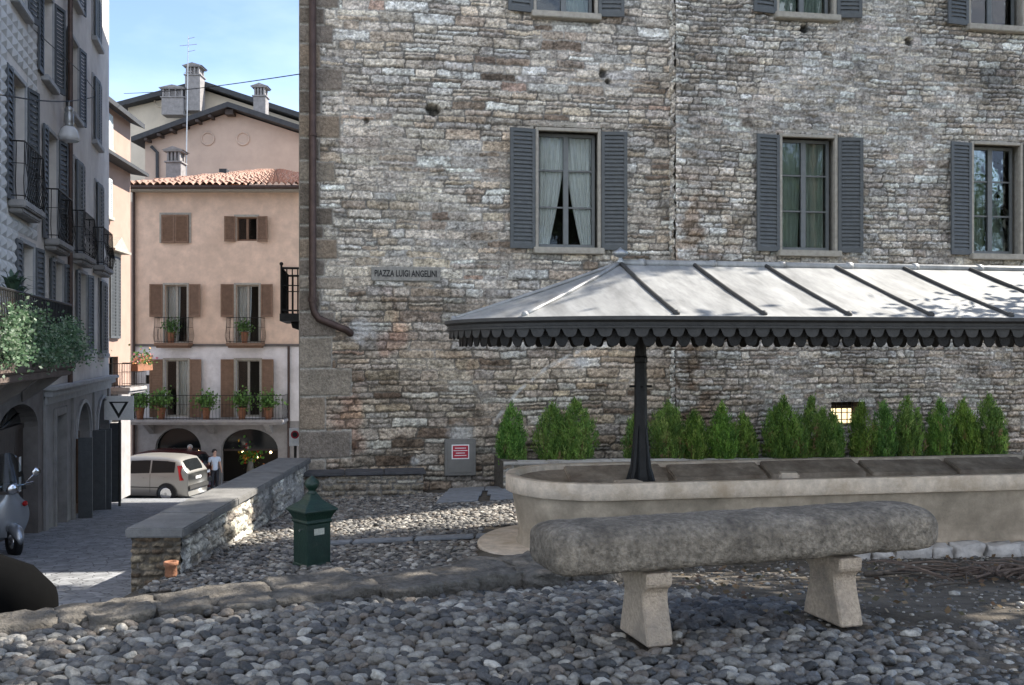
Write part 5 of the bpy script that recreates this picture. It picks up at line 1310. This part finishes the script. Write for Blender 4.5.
for i, (px, lab) in enumerate(((174, 'small pot plant on the upper left balconette of the salmon house'), (247, 'small pot plant on the upper right balconette of the salmon house'))):
    o = thing('potted_plant', lab, 'potted plant', (HX0+hx(px), HYd-.33, hz(343)), 0, 'pot plants on the small balconies'); r = np.random.default_rng(70+i); n = 260
    Pn = r.normal(0, 1, (n, 3))*np.array((.16, .12, .15))+np.array((0, 0, .65)); N = r.normal(0, 1, (n, 3)); leaf_mesh('foliage', Pn, N, .11, np.array((.10, .19, .05))*r.uniform(.6, 1.5, (n, 1)), M['leaf'], o, 1.6, seed=i)
    m = MB(); m.lathe([(.11, 0), (.15, .4), (.17, .41), (.16, .44), (.03, .44)], (0, 0, 0), 12); m.build('pot', M['terracotta'], o)
bq = thing('flower_bouquet', 'bunch of red and yellow flowers in a vase inside the right arched shopfront', 'flowers', (HX0+hx(247), HYd+.5, -5.45)); r = np.random.default_rng(8); n = 420
Pn = r.normal(0, 1, (n, 3))*np.array((.24, .15, .26))+np.array((0, 0, 1.35)); k = r.random(n); c = np.where((k < .3)[:, None], np.array([(.7, .06, .04), (.8, .5, .05), (.75, .25, .05)])[r.integers(0, 3, n)], np.array((.12, .3, .05))*r.uniform(.7, 1.4, (n, 1)))
leaf_mesh('blooms', Pn, r.normal(0, 1, (n, 3)), .13, c, M['leaf'], bq, 1.3); m = MB(); m.lathe([(.1, .0), (.16, .5), (.1, .95), (.14, 1.05), (.05, 1.05)], (0, 0, 0), 12); m.build('vase', M['steel'], bq, smooth=True)

# ------------------------------------------------------------------ taller houses behind
RY = 46.0; RS = RY/F
gh = thing('gabled_house', 'tall dusky pink house with a low gable and two round vents behind the tiled roof', 'building', ((145-512)*RS, RY, -5.6), 0, dz=-5.6)
rx = lambda px: (px-512)*RS-(145-512)*RS
rz_ = lambda py: (HY-py)*RS-.33
XR = rx(322)
m = MB(); m.prism([(0, 0, -5.6), (XR, 0, -5.6), (XR, 0, rz_(134)), (rx(232), 0, rz_(105)), (0, 0, rz_(135))], (0, 12, 0)); m.build('wall', M['rearplaster'], gh)
m = MB(); a = [(-.4, rz_(138)), (rx(232), rz_(103.5)), (XR+.5, rz_(136)), (XR+.5, rz_(131)), (rx(232), rz_(98.5)), (-.4, rz_(133))]
m.prism([(x, -.7, z) for x, z in a[0:2]+a[4:6]], (0, 13.2, 0)); m.prism([(x, -.7, z) for x, z in a[1:5]], (0, 13.2, 0)); rf = m.build('roof', M['roofdark'], gh)
for i in range(6):
    m = MB(); xx = .2+i*(rx(225)-.2)/6; zz = rz_(138)+(xx+.4)/(rx(232)+.4)*(rz_(103.5)-rz_(138)); m.box(xx, xx+.14, -.66, -.001, zz-.14, zz-.02); m.build('rafter_end', M['darkwood'], gh)
m = MB(); m.box(rx(228), rx(236), -.5, -.001, rz_(110), rz_(105)); m.build('ridge_beam_end', M['darkwood'], gh)
for px in (208, 243):
    m = MB(); c = (rx(px), rz_(132)); n = 24
    m.tube([(c[0]+.30*math.cos(2*math.pi*i/n), -.02, c[1]+.30*math.sin(2*math.pi*i/n)) for i in range(n+1)], .045, 6)
    m.prism([(c[0]+.27*math.cos(2*math.pi*i/n), -.008, c[1]+.27*math.sin(2*math.pi*i/n)) for i in range(n)], (0, .006, 0)); m.build('round_vent', M['rearplaster'], gh)
m = MB(); m.tube([(rx(152), -.1, rz_(140)), (rx(158), -.1, rz_(146)), (rx(158), -.1, rz_(190))], .08, 8); m.build('downpipe', M['roofdark'], gh)
chimney(rf, (261-512)*48.5/F-(145-512)*RS, 2.5, rz_(118), (HY-86)*48.5/F, .62)
OY = 52.0; OS = OY/F
oh = thing('ochre_house', 'pale ochre house with broad grey chimney stacks, farthest back on the skyline', 'building', ((128-512)*OS, OY, -5.6), 0, dz=-5.6)
ox = lambda px: (px-128)*OS
oz = lambda py: (HY-py)*OS+.45
m = MB(); m.prism([(0, 0, -5.6), (ox(300), 0, -5.6), (ox(300), 0, oz(130)), (ox(203), 0, oz(98)), (0, 0, oz(116))], (0, 10, 0)); m.build('wall', M['ochre'], oh)
m = MB(); m.prism([(-.6, -.6, oz(119)), (ox(203), -.6, oz(96)), (ox(203), -.6, oz(91)), (-.6, -.6, oz(114))], (0, 11, 0)); m.prism([(ox(203), -.6, oz(96)), (ox(320), -.6, oz(134)), (ox(320), -.6, oz(129)), (ox(203), -.6, oz(91))], (0, 11, 0)); rf2 = m.build('roof', M['roofdark'], oh)
m = MB(); m.tube([(ox(161)+.35*math.cos(2*math.pi*i/20), -.02, oz(109)+.35*math.sin(2*math.pi*i/20)) for i in range(21)], .05, 6); m.build('round_vent', M['ochre'], oh)
chimney(rf2, (195-512)*51/F-(128-512)*OS, -1.0, oz(125), (HY-66)*51/F, .80, d=.8); chimney(rf2, (175-512)*50.8/F-(128-512)*OS, -1.2, oz(130), (HY-88)*50.8/F, 1.15, d=.8)
an = thing('roof_antenna', 'thin tall aerial mast with short rods on the skyline', 'antenna', ((186-512)*40.5/F, HYd+2.5, 7.1))
m = MB(); zt = (HY-38)*40.5/F-7.0; m.tube([(0, 0, 0), (.1, 0, zt)], [.03, .018], 6)
for k, (zz, L) in enumerate(((zt-.15, .5), (zt-.45, .7), (zt-.7, .55), (zt-1.6, .3))): m.tube([(.1-L/2*(k % 2), -.05, zz), (.1+L/2, .05, zz+.1)], .012, 5)
m.build('mast', M['lampmetal'], an)
c0, c1 = P(124, 93.5, 29.5), P(300, 74, 15.95)
ca = thing('overhead_cable', 'long overhead cable crossing the sky between the rooftops and the stone palazzo', 'cable', c0)
m = MB(); m.T = Matrix.Translation(-c0); m.tube([c0.lerp(c1, i/14)-Vector((0, 0, .07*math.sin(math.pi*i/14))) for i in range(15)], .009, 5); m.build('cable', M['cable'], ca)
for k, (px, py, YY) in enumerate(((125, 0, 0),)): pass

# ------------------------------------------------------------------ signs
p = P(119, 408, 24.5)
ys = thing('yield_sign', 'pale square panel with a dark inverted triangle at the palazzo corner', 'sign', (p.x, p.y, float(zst(24.5))), R(4)); zt = p.z-float(zst(24.5))
m = MB(); m.box(-.37, .37, -.02, .02, zt-.31, zt+.31); m.build('panel', M['white'], ys, bevel=.006)
def tri(s, y, mt, name, par, zc):
    mb = MB(); mb.prism([(-s, y, zc+s*.58), (s, y, zc+s*.58), (0, y, zc-s*1.15)], (0, .003, 0)); return mb.build(name, mt, par)
tri(.25, -.0245, M['blackink'], 'triangle_border', ys, zt+.02); tri(.155, -.028, M['white'], 'triangle_field', ys, zt+.04)
m = MB(); m.tube([(0, .05, 0), (0, .05, zt+.3)], .035, 8); m.build('pole', M['irongrey'], ys)
p = P(295, 437, 20); g = float(zst(20))
ns = thing('small_street_sign', 'small white street sign with a red ring beside the palazzo corner', 'sign', (p.x, p.y, g), R(3)); zt = p.z-g
m = MB(); m.box(-.12, .12, -.012, .012, zt-.19, zt+.19); m.build('panel', M['white'], ns, bevel=.004)
m = MB(); m.prism([(.085*math.cos(2*math.pi*i/24), -.0155, zt+.05+.085*math.sin(2*math.pi*i/24)) for i in range(24)], (0, .003, 0)); m.build('red_ring', M['red'], ns)
m = MB(); m.prism([(.055*math.cos(2*math.pi*i/24), -.019, zt+.05+.055*math.sin(2*math.pi*i/24)) for i in range(24)], (0, .003, 0)); m.build('dark_disc', M['blackink'], ns)
m = MB(); m.tube([(0, .035, 0), (0, .035, zt+.15)], .03, 8); m.build('pole', M['irongrey'], ns)
# ------------------------------------------------------------------ cars
def make_car(name, label, loc, rz, paint):
    root = thing(name, label, 'car', loc, rz)
    def roof(x):
        return float(np.interp(x, [-1.98, -1.88, -1.62, -1.2, -.4, .3, .62, 1.32, 1.75, 1.98], [1.0, 1.12, 1.52, 1.60, 1.635, 1.60, 1.52, 1.06, .90, .74]))
    def belt(x): return min(float(np.interp(x, [-2, -1.2, 0, 1.3, 2], [1.04, 1.02, .97, .92, .72])), roof(x)-.01)
    def hw(x): return .86*float(np.interp(x, [-1.98, -1.8, -1.3, 0, 1.2, 1.7, 1.98], [.84, .93, .985, 1, .985, .92, .72]))
    def sec(x):
        w, b, r = hw(x), belt(x), roof(x); k = (r-b)/.62
        return [(w*.90, .20), (w*.985, .30), (w, .52), (w*1.0, .75), (w*.985, b), (w*(.985-.15*k), b+(r-b)*.80), (w*(.93-.22*k), b+(r-b)*.955), (w*.45, r), (0, r+.012*k)]
    X = [-1.98, -1.93, -1.8, -1.62, -1.4, -1.1, -.7, -.3, .1, .4, .62, .9, 1.15, 1.32, 1.5, 1.75, 1.9, 1.98]
    m = MB(); rows = []; nS = 17
    for x in X:
        s = sec(x); rows += [(x, y, z) for y, z in s] + [(x, -y, z) for y, z in s[-2::-1]]
    m.grid(rows, nS, len(X)); m.f.append(tuple(range(nS))); m.mi.append(0); m.f.append(tuple(range((len(X)-1)*nS, len(X)*nS))[::-1]); m.mi.append(0)
    body = m.build('body', paint, root, smooth=True)
    for sg in (1, -1):
        for xa, xb, nm in ((-1.50, -.62, 'rear_side_window'), (-.56, .20, 'side_window'), (.25, .98, 'front_side_window')):
            m = MB(); pts = []; n = 7
            for j in range(2):
                for i in range(n):
                    x = xa+(xb-xa)*i/(n-1); s = sec(x); (y0, z0), (y1, z1) = s[4], s[5]; t = .06 if j == 0 else .93
                    pts.append((x, sg*(y0+(y1-y0)*t+.007), z0+(z1-z0)*t))
            m.grid(pts, n, 2); m.build(nm, M['carglass'], root)
        m = MB()
        for xx in (-.59, .22):
            s = sec(xx); m.tube([(xx, sg*(s[2][0]+.001), .33), (xx, sg*(s[3][0]+.002), .75), (xx, sg*(s[4][0]+.002), s[4][1])], .006, 4)
        m.box(-1.3, 1.3, sg*.862-.006, sg*.862+.006, .50, .535); m.build('door_seam', M['irongrey'], root)
        m = MB(); m.box(-1.14, -.98, sg*.872-.012, sg*.872+.012, .86, .89); m.box(-.36, -.2, sg*.876-.012, sg*.876+.012, .85, .88); m.build('door_handle', paint, root)
        m = MB(); m.obox((.93, sg*.95, 1.02), .12, .16, .12, Matrix.Identity(3)); m.build('wing_mirror', paint, root, bevel=.03)
        m = MB(); m.prism([(-1.90, sg*.70, .78), (-1.72, sg*.855, .78), (-1.60, sg*.80, 1.30), (-1.74, sg*.72, 1.30)], (-.03, sg*.012, 0)); m.build('tail_light', M['redlamp'], root)
        m = MB(); m.prism([(1.9, sg*.45, .62), (1.80, sg*.76, .64), (1.62, sg*.78, .78), (1.8, sg*.5, .76)], (.03, sg*.02, .03)); m.build('headlight', M['chrome'], root)
        for wx in (-1.22, 1.25):
            m = MB(); n = 24; m.prism([(wx+.375*math.cos(2*math.pi*i/n), sg*.866, max(.19, .31+.375*math.sin(2*math.pi*i/n))) for i in range(n)], (0, sg*.004, 0)); m.build('wheel_arch', M['black'], root)
            wm = MB(); wm.T = Matrix.Translation((wx, sg*.80, .305)) @ Matrix.Rotation(R(90), 4, 'X'); wm.lathe([(.2, -.10), (.29, -.095), (.305, -.06), (.305, .06), (.29, .095), (.2, .10)], (0, 0, 0), 28); wl_ = wm.build('wheel', M['black'], root, smooth=True)
            rm = MB(); rm.T = Matrix.Translation((wx, sg*.896, .305)) @ Matrix.Rotation(R(90), 4, 'X')
            rm.lathe([(.205, -.01), (.215, .0), (.20, .012), (.185, .0)], (0, 0, 0), 28); rm.lathe([(.05, -.01), (.05, .012), (.01, .014)], (0, 0, 0), 12)
            for k in range(7):
                a = 2*math.pi*k/7; rm.prism([(.04*math.cos(a-.4), .04*math.sin(a-.4), -.006), (.2*math.cos(a-.15), .2*math.sin(a-.15), -.006), (.2*math.cos(a+.15), .2*math.sin(a+.15), -.006), (.04*math.cos(a+.4), .04*math.sin(a+.4), -.006)], (0, 0, .012))
            rm.build('rim', M['chrome'], wl_)
    def panel(nm, xs, t0, t1, mt):
        m = MB(); pts = []
        for x, t in xs:
            r = roof(x); w = hw(x)*t
            for i in range(7): u = -1+2*i/6; pts.append((x+(.012 if x > 0 else -.012), u*w, r-.03*abs(u)**3+.008))
        m.grid(pts, 7, len(xs)); return m.build(nm, mt, root)
    panel('windscreen', [(.68, .66), (.95, .74), (1.24, .80)], 0, 0, M['carglass'])
    panel('rear_window', [(-1.905, .72), (-1.78, .70), (-1.66, .66)], 0, 0, M['carglass'])
    m = MB(); m.obox((-1.99, 0, .50), .10, 1.45, .18, Matrix.Identity(3)); m.build('rear_bumper', M['irongrey'], root, bevel=.03)
    m = MB(); m.obox((-2.0, 0, .82), .012, .40, .09, Matrix.Identity(3)); m.build('number_plate', M['white'], root)
    return root
cp = P(146, 495, 34.8)
make_car('parked_car', 'silver beige compact people carrier parked across the end of the street', (cp.x+.05, cp.y, float(zst(cp.y))+.005), R(180-9), M['carpaint'])
cp2 = P(196, 488, 36.0)
make_car('parked_car', 'dark red car mostly hidden behind the silver people carrier', (cp2.x-1.6, cp2.y+.45, -5.44), R(180-8), M['redcar'])

# ------------------------------------------------------------------ scooters
def make_scooter(label, loc, rz, paint, screen=True):
    root = thing('motor_scooter', label, 'scooter', loc, rz)
    for wx, nm in ((.62, 'front_wheel'), (-.58, 'rear_wheel')):
        m = MB(); m.T = Matrix.Translation((wx, 0, .225)) @ Matrix.Rotation(R(90), 4, 'X'); m.lathe([(.14, -.045), (.2, -.05), (.225, -.03), (.228, 0), (.225, .03), (.2, .05), (.14, .045)], (0, 0, 0), 24); w_ = m.build(nm, M['black'], root, smooth=True)
        m = MB(); m.T = Matrix.Translation((wx, 0, .225)) @ Matrix.Rotation(R(90), 4, 'X'); m.lathe([(.14, -.04), (.05, -.055), (.02, -.06), (.02, .06), (.05, .055), (.14, .04)], (0, 0, 0), 20); m.build('rim', M['chrome'], w_, smooth=True)
    def loft(secs, mt, nm, par, n=16):      # secs: (x, z, half width, half height, power)
        mb = MB(); pts = []
        for x, z, hw_, hh, pw in secs:
            for k in range(n):
                a = 2*math.pi*k/n; c, s = math.cos(a), math.sin(a); e = 2/pw; pts.append((x, hw_*math.copysign(abs(c)**e, c), z+hh*math.copysign(abs(s)**e, s)))
        for i in range(len(secs)-1):
            for k in range(n): mb.f.append((i*n+k, i*n+(k+1) % n, (i+1)*n+(k+1) % n, (i+1)*n+k)); mb.mi.append(0)
        mb.v = pts; mb.f.append(tuple(range(n))[::-1]); mb.f.append(tuple(range((len(secs)-1)*n, len(secs)*n))); mb.mi += [0, 0]
        return mb.build(nm, mt, par, smooth=True)
    loft([(-.86, .52, .05, .06, 2), (-.80, .50, .16, .16, 2.4), (-.6, .48, .235, .21, 2.5), (-.35, .46, .24, .22, 2.5), (-.12, .42, .17, .18, 2.5), (-.02, .34, .12, .08, 2.5)], paint, 'rear_body', root)
    loft([(-.1, .26, .17, .03, 4), (.1, .245, .19, .03, 4), (.32, .25, .19, .035, 4), (.42, .30, .17, .06, 3)], paint, 'footboard', root)
    # leg shield: a bowed sheet
    m = MB(); pts = []; nu, nv = 15, 12
    for j in range(nv):
        t = j/(nv-1); w_ = .19+.10*math.sin(math.pi*min(1, t*1.05))-.06*max(0, t-.75)/.25; z = .27+.60*t; xc = .40-.02*t+.05*t
        for i in range(nu): u = -1+2*i/(nu-1); pts.append((xc+.10*(1-u*u)-.03*t, u*w_, z))
    k = len(pts); pts += [(x-.03, y*.96, z) for x, y, z in pts]; m.grid(pts[:k], nu, nv); m.grid(pts[k:], nu, nv); m.build('leg_shield', paint, root, smooth=True)
    loft([(.44, .30, .03, .02, 2), (.50, .40, .07, .06, 2.2), (.62, .42, .085, .07, 2.2), (.78, .36, .075, .08, 2.2), (.86, .26, .03, .05, 2)], paint, 'front_mudguard', root)
    loft([(.36, .98, .03, .03, 2), (.40, .98, .12, .06, 2.4), (.50, .965, .10, .075, 2.4), (.56, .955, .07, .06, 2)], paint, 'headset', root)
    m = MB(); m.T = Matrix.Translation((.555, 0, .955)) @ Matrix.Rotation(R(90), 4, 'Y'); m.lathe([(.075, -.01), (.08, .0), (.06, .02), (.01, .028)], (0, 0, 0), 18); m.build('headlight', M['chrome'], root, smooth=True)
    m = MB(); m.tube([(.40, -.34, 1.0), (.44, -.15, .985), (.45, 0, .98), (.44, .15, .985), (.40, .34, 1.0)], .018, 8); hb = m.build('handlebar', M['chrome'], root, smooth=True)
    for sg in (1, -1):
        m = MB(); m.tube([(.40, sg*.22, 1.0), (.43, sg*.34, 1.12)], .008, 6); m.T = Matrix.Translation((.42, sg*.37, 1.15)) @ Matrix.Rotation(R(90), 4, 'Y'); m.lathe([(.02, -.02), (.065, -.01), (.068, .012), (.02, .014)], (0, 0, 0), 14); m.build('mirror', M['chrome'], hb, smooth=True)
        m = MB(); m.T = Matrix.Translation((.46, sg*.2, .72)) @ Matrix.Rotation(R(90), 4, 'Y'); m.lathe([(.02, 0), (.04, .02), (.02, .04)], (0, 0, 0), 10); m.build('indicator', M['redlamp'], root)
    loft([(-.82, .76, .06, .03, 2.4), (-.7, .76, .14, .055, 2.6), (-.45, .76, .16, .06, 2.6), (-.2, .75, .13, .055, 2.6), (-.08, .73, .05, .03, 2.4)], M['black'], 'saddle', root)
    if screen:
        m = MB(); pts = []; nu, nv = 11, 10
        for j in range(nv):
            t = j/(nv-1); w_ = .21*(1-.35*t**3)
            for i in range(nu): u = -1+2*i/(nu-1); pts.append((.50-.20*t+.07*(1-u*u), u*w_, .93+.52*t-.05*u*u*t))
        k = len(pts); pts += [(x-.006, y, z) for x, y, z in pts]; m.grid(pts[:k], nu, nv); m.grid(pts[k:], nu, nv); m.build('windscreen', M['screen'], root, smooth=True)
    m = MB(); m.tube([(-.1, .1, .26), (-.02, .22, .02)], .014, 6); m.build('kickstand', M['chrome'], root)
    return root, loft
make_scooter('silver motor scooter with a tall clear windscreen by the arched garage door', (-7.45, 13.75, float(zst(13.75))), R(-42), M['silver'])
rt, loft = make_scooter('black motor scooter behind the kerb showing only its rounded rear', (-4.0, 6.35, float(zst(6.35))-.20), R(180), M['black'], False)
loft([(-.95, .55, .03, .10, 2.2), (-.90, .58, .15, .20, 2.4), (-.75, .64, .22, .26, 2.5), (-.5, .68, .24, .30, 2.6), (-.15, .66, .22, .28, 2.5), (.1, .60, .15, .2, 2.2)], M['blackcover'], 'rounded_cover', rt)

# ------------------------------------------------------------------ people
def skin_mesh(joints, edges, sub=2):
    me = bpy.data.meshes.new('t'); me.from_pydata([j[:3] for j in joints], edges, []); o = bpy.data.objects.new('t', me); COL.objects.link(o)
    md = o.modifiers.new('s', 'SKIN'); md.use_smooth_shade = True; md.branch_smoothing = .6
    for i, j in enumerate(joints):
        sv_ = me.skin_vertices[0].data[i]; sv_.radius = (j[3], j[4] if len(j) > 4 else j[3]); sv_.use_root = i == 0
    s = o.modifiers.new('u', 'SUBSURF'); s.levels = sub; s.render_levels = sub
    dg = bpy.context.evaluated_depsgraph_get(); out = bpy.data.meshes.new_from_object(o.evaluated_get(dg)); bpy.data.objects.remove(o); bpy.data.meshes.remove(me); return out
def make_person(label, loc, rz, H, shirt, hairm, trousers, bald=False):
    root = thing('person', label, 'person', loc, rz); k = H/1.75
    J = [(0, 0, .95, .15, .11), (0, 0, 1.15, .135, .10), (0, 0, 1.36, .17, .11), (0, -.01, 1.50, .06, .06), (0, -.02, 1.56, .065, .07), (0, -.03, 1.66, .085, .105), (0, -.02, 1.73, .06, .075)]
    E = [(0, 1), (1, 2), (2, 3), (3, 4), (4, 5), (5, 6)]
    for sg in (1, -1):
        b = len(J); J += [(sg*.19, 0, 1.42, .06), (sg*.25, .02, 1.14, .045), (sg*.26, -.08, .92, .032), (sg*.26, -.12, .84, .04, .022), (sg*.10, 0, .86, .09), (sg*.11, -.01, .50, .062), (sg*.11, .02, .10, .042), (sg*.12, -.06, .045, .045, .035), (sg*.13, -.15, .03, .04, .025)]
        E += [(2, b), (b, b+1), (b+1, b+2), (b+2, b+3), (0, b+4), (b+4, b+5), (b+5, b+6), (b+6, b+7), (b+7, b+8)]
        for f in range(5):
            bb = len(J); a = -.03+.018*f if f < 4 else 0; fx = sg*.26+(.0 if f < 4 else -sg*.03); J += [(fx+sg*.004*f, -.12-.012*f+.02, .80-(.0 if f < 4 else -.02), .010), (fx+sg*.004*f, -.135-.01*f+.02, .765-(0 if f < 4 else -.02), .009)]; E += [(b+3, bb), (bb, bb+1)]
    me = skin_mesh([(x*k, y*k, z*k, *[r*k for r in rr]) for x, y, z, *rr in J], E); me.materials.append(M['skin'])
    body = bpy.data.objects.new('body', me); COL.objects.link(body); body.parent = root
    for f in me.polygons: f.use_smooth = True
    def cloth(nm, joints, edges, mt):
        me = skin_mesh([(x*k, y*k, z*k, *[r*k for r in rr]) for x, y, z, *rr in joints], edges); me.materials.append(mt); o = bpy.data.objects.new(nm, me); COL.objects.link(o); o.parent = root
        for f in me.polygons: f.use_smooth = True
    Jc = [(0, 0, .80, .165, .13), (0, 0, 1.15, .15, .115), (0, 0, 1.37, .185, .125), (0, -.005, 1.475, .075, .075)]; Ec = [(0, 1), (1, 2), (2, 3)]
    for sg in (1, -1): b = len(Jc); Jc += [(sg*.2, 0, 1.42, .075), (sg*.235, .01, 1.22, .064)]; Ec += [(2, b), (b, b+1)]
    cloth('shirt', Jc, Ec, shirt)
    Jt = [(0, 0, 1.02, .16, .12)]; Et = []
    for sg in (1, -1): b = len(Jt); Jt += [(sg*.10, 0, .84, .105), (sg*.11, -.01, .5, .078), (sg*.11, .02, .12, .066)]; Et += [(0, b), (b, b+1), (b+1, b+2)]
    cloth('trousers', Jt, Et, trousers)
    m = MB(); r = .108*k
    for_ = [(max(r*math.sin(math.pi*i/10), 1e-3), -r*1.1*math.cos(math.pi*i/10)) for i in range(4, 11)]
    m.lathe(for_, (0, .012*k, 1.675*k), 16); m.build('hair', hairm, root, smooth=True)
    m = MB()
    for sg in (1, -1): m.ball((sg*.034*k, -.125*k, 1.665*k), .011*k, 8)
    m.build('eyes', M['blackink'], body); m = MB(); m.obox((0, -.138*k, 1.635*k), .022*k, .03*k, .045*k, Matrix.Identity(3)); m.obox((0, -.122*k, 1.588*k), .045*k, .015*k, .010*k, Matrix.Identity(3)); m.build('nose_and_mouth', M['skin'], body, bevel=.004)
    return root
g5 = -5.443
p = P(190, 450, 36.9); make_person('person in a white shirt with grey hair standing behind the silver car', (p.x, p.y, g5), R(10), 1.74, M['shirt'], M['greyhair'], M['darkcloth'])
p = P(174, 455, 36.9); make_person('dark haired person standing at the arched shop window behind the car roof', (p.x, p.y, g5), R(-25), 1.62, M['darkcloth'], M['hair'], M['darkcloth'])
p = P(214.5, 462, 36.6); make_person('person in a pale blue top standing at the rear of the dark red car', (p.x, p.y, g5), R(40), 1.6, M['blueshirt'], M['hair'], M['darkcloth'])

# ------------------------------------------------------------------ trees outside the frame: they shade the square and show in the panes
def make_tree(label, loc, H, cc, rad, nleaf, seed, size=.16, group=None):
    o = thing('broadleaf_tree', label, 'tree', loc, 0, group); r = random.Random(seed); rr = np.random.default_rng(seed)
    m = MB(); c = Vector(cc); trunk = [(0, 0, -.3), (.05, .03, H*.2), (c.x*.3, c.y*.3, H*.42), (c.x*.8, c.y*.8, c.z-rad[2]*.3)]; m.tube(trunk, [.28, .22, .18, .1], 10)
    cl = []
    for i in range(22):
        d = Vector((r.gauss(0, 1), r.gauss(0, 1), r.gauss(.1, .8))).normalized(); e = c+Vector((d.x*rad[0], d.y*rad[1], d.z*rad[2]))*r.uniform(.45, .95); s = Vector(trunk[2]).lerp(Vector(trunk[3]), r.random())
        m.tube([s, s.lerp(e, .5)+Vector((0, 0, .2)), e], [.07, .045, .012], 6); cl.append(e); cl.append(s.lerp(e, .65))
    m.build('trunk', M['bark'], o, smooth=True)
    cl = np.array([v[:] for v in cl]); n = nleaf; k = rr.integers(0, len(cl), n); Pn = cl[k]+rr.normal(0, 1, (n, 3))*np.array(rad)*.17; N = rr.normal(0, 1, (n, 3))
    col = np.array([(.06, .11, .025), (.085, .14, .035), (.045, .085, .02)])[rr.integers(0, 3, n)]*rr.uniform(.8, 1.25, (n, 1)); leaf_mesh('crown', Pn, N, size, col, M['leaf'], o, 1.7, seed=seed)
    return o
make_tree('very tall leafy tree outside the view beyond the right end of the wash trough', (9.8, 15.0, -2.4), 15, (0, 0, 13.8), (2.0, 1.7, 2.1), 7000, 1, .2)
make_tree('slender leafy tree outside the view dappling the round end of the canopy', (8.4, 13.4, -2.3), 11, (0, 0, 11.3), (1.2, 1.1, 1.3), 1700, 9, .16)
make_tree('broad leafy tree outside the view near the bench end of the square', (7.4, 7.9, -1.9), 10, (0, .1, 8.6), (2.5, 2.5, 2.6), 9000, 2, .2)
make_tree('low leafy tree outside the view right of the bench', (8.2, 9.3, -2.0), 5, (0, 0, 4.9), (1.8, 1.7, 1.8), 5500, 6, .17)
make_tree('spreading leafy tree outside the view whose crown hangs over the cobbles', (-3.2, .4, -1.45), 9, (2.6, .8, 7.0), (4.6, 3.0, 1.5), 5500, 3, .24)
make_tree('big leafy tree behind the viewer on the left', (-6.5, -9, -1.5), 11, (0, 0, 8.0), (4, 3.5, 4), 8000, 4, .26)
make_tree('big leafy tree beyond the square on the right mirrored in the middle window', (18.5, -1, -1.5), 12, (0, 0, 7.2), (3.6, 3.4, 4.4), 8000, 5, .26)
make_tree('big leafy tree beyond the square on the right mirrored in the far window', (28, -3, -1.5), 12, (0, 0, 7.2), (4.2, 3.4, 4.4), 8000, 7, .26)
make_tree('big leafy tree behind the viewer on the right mirrored in the first window', (9.5, -4, -1.5), 12, (0, 0, 8.0), (3.2, 3.0, 3.8), 7000, 8, .26)
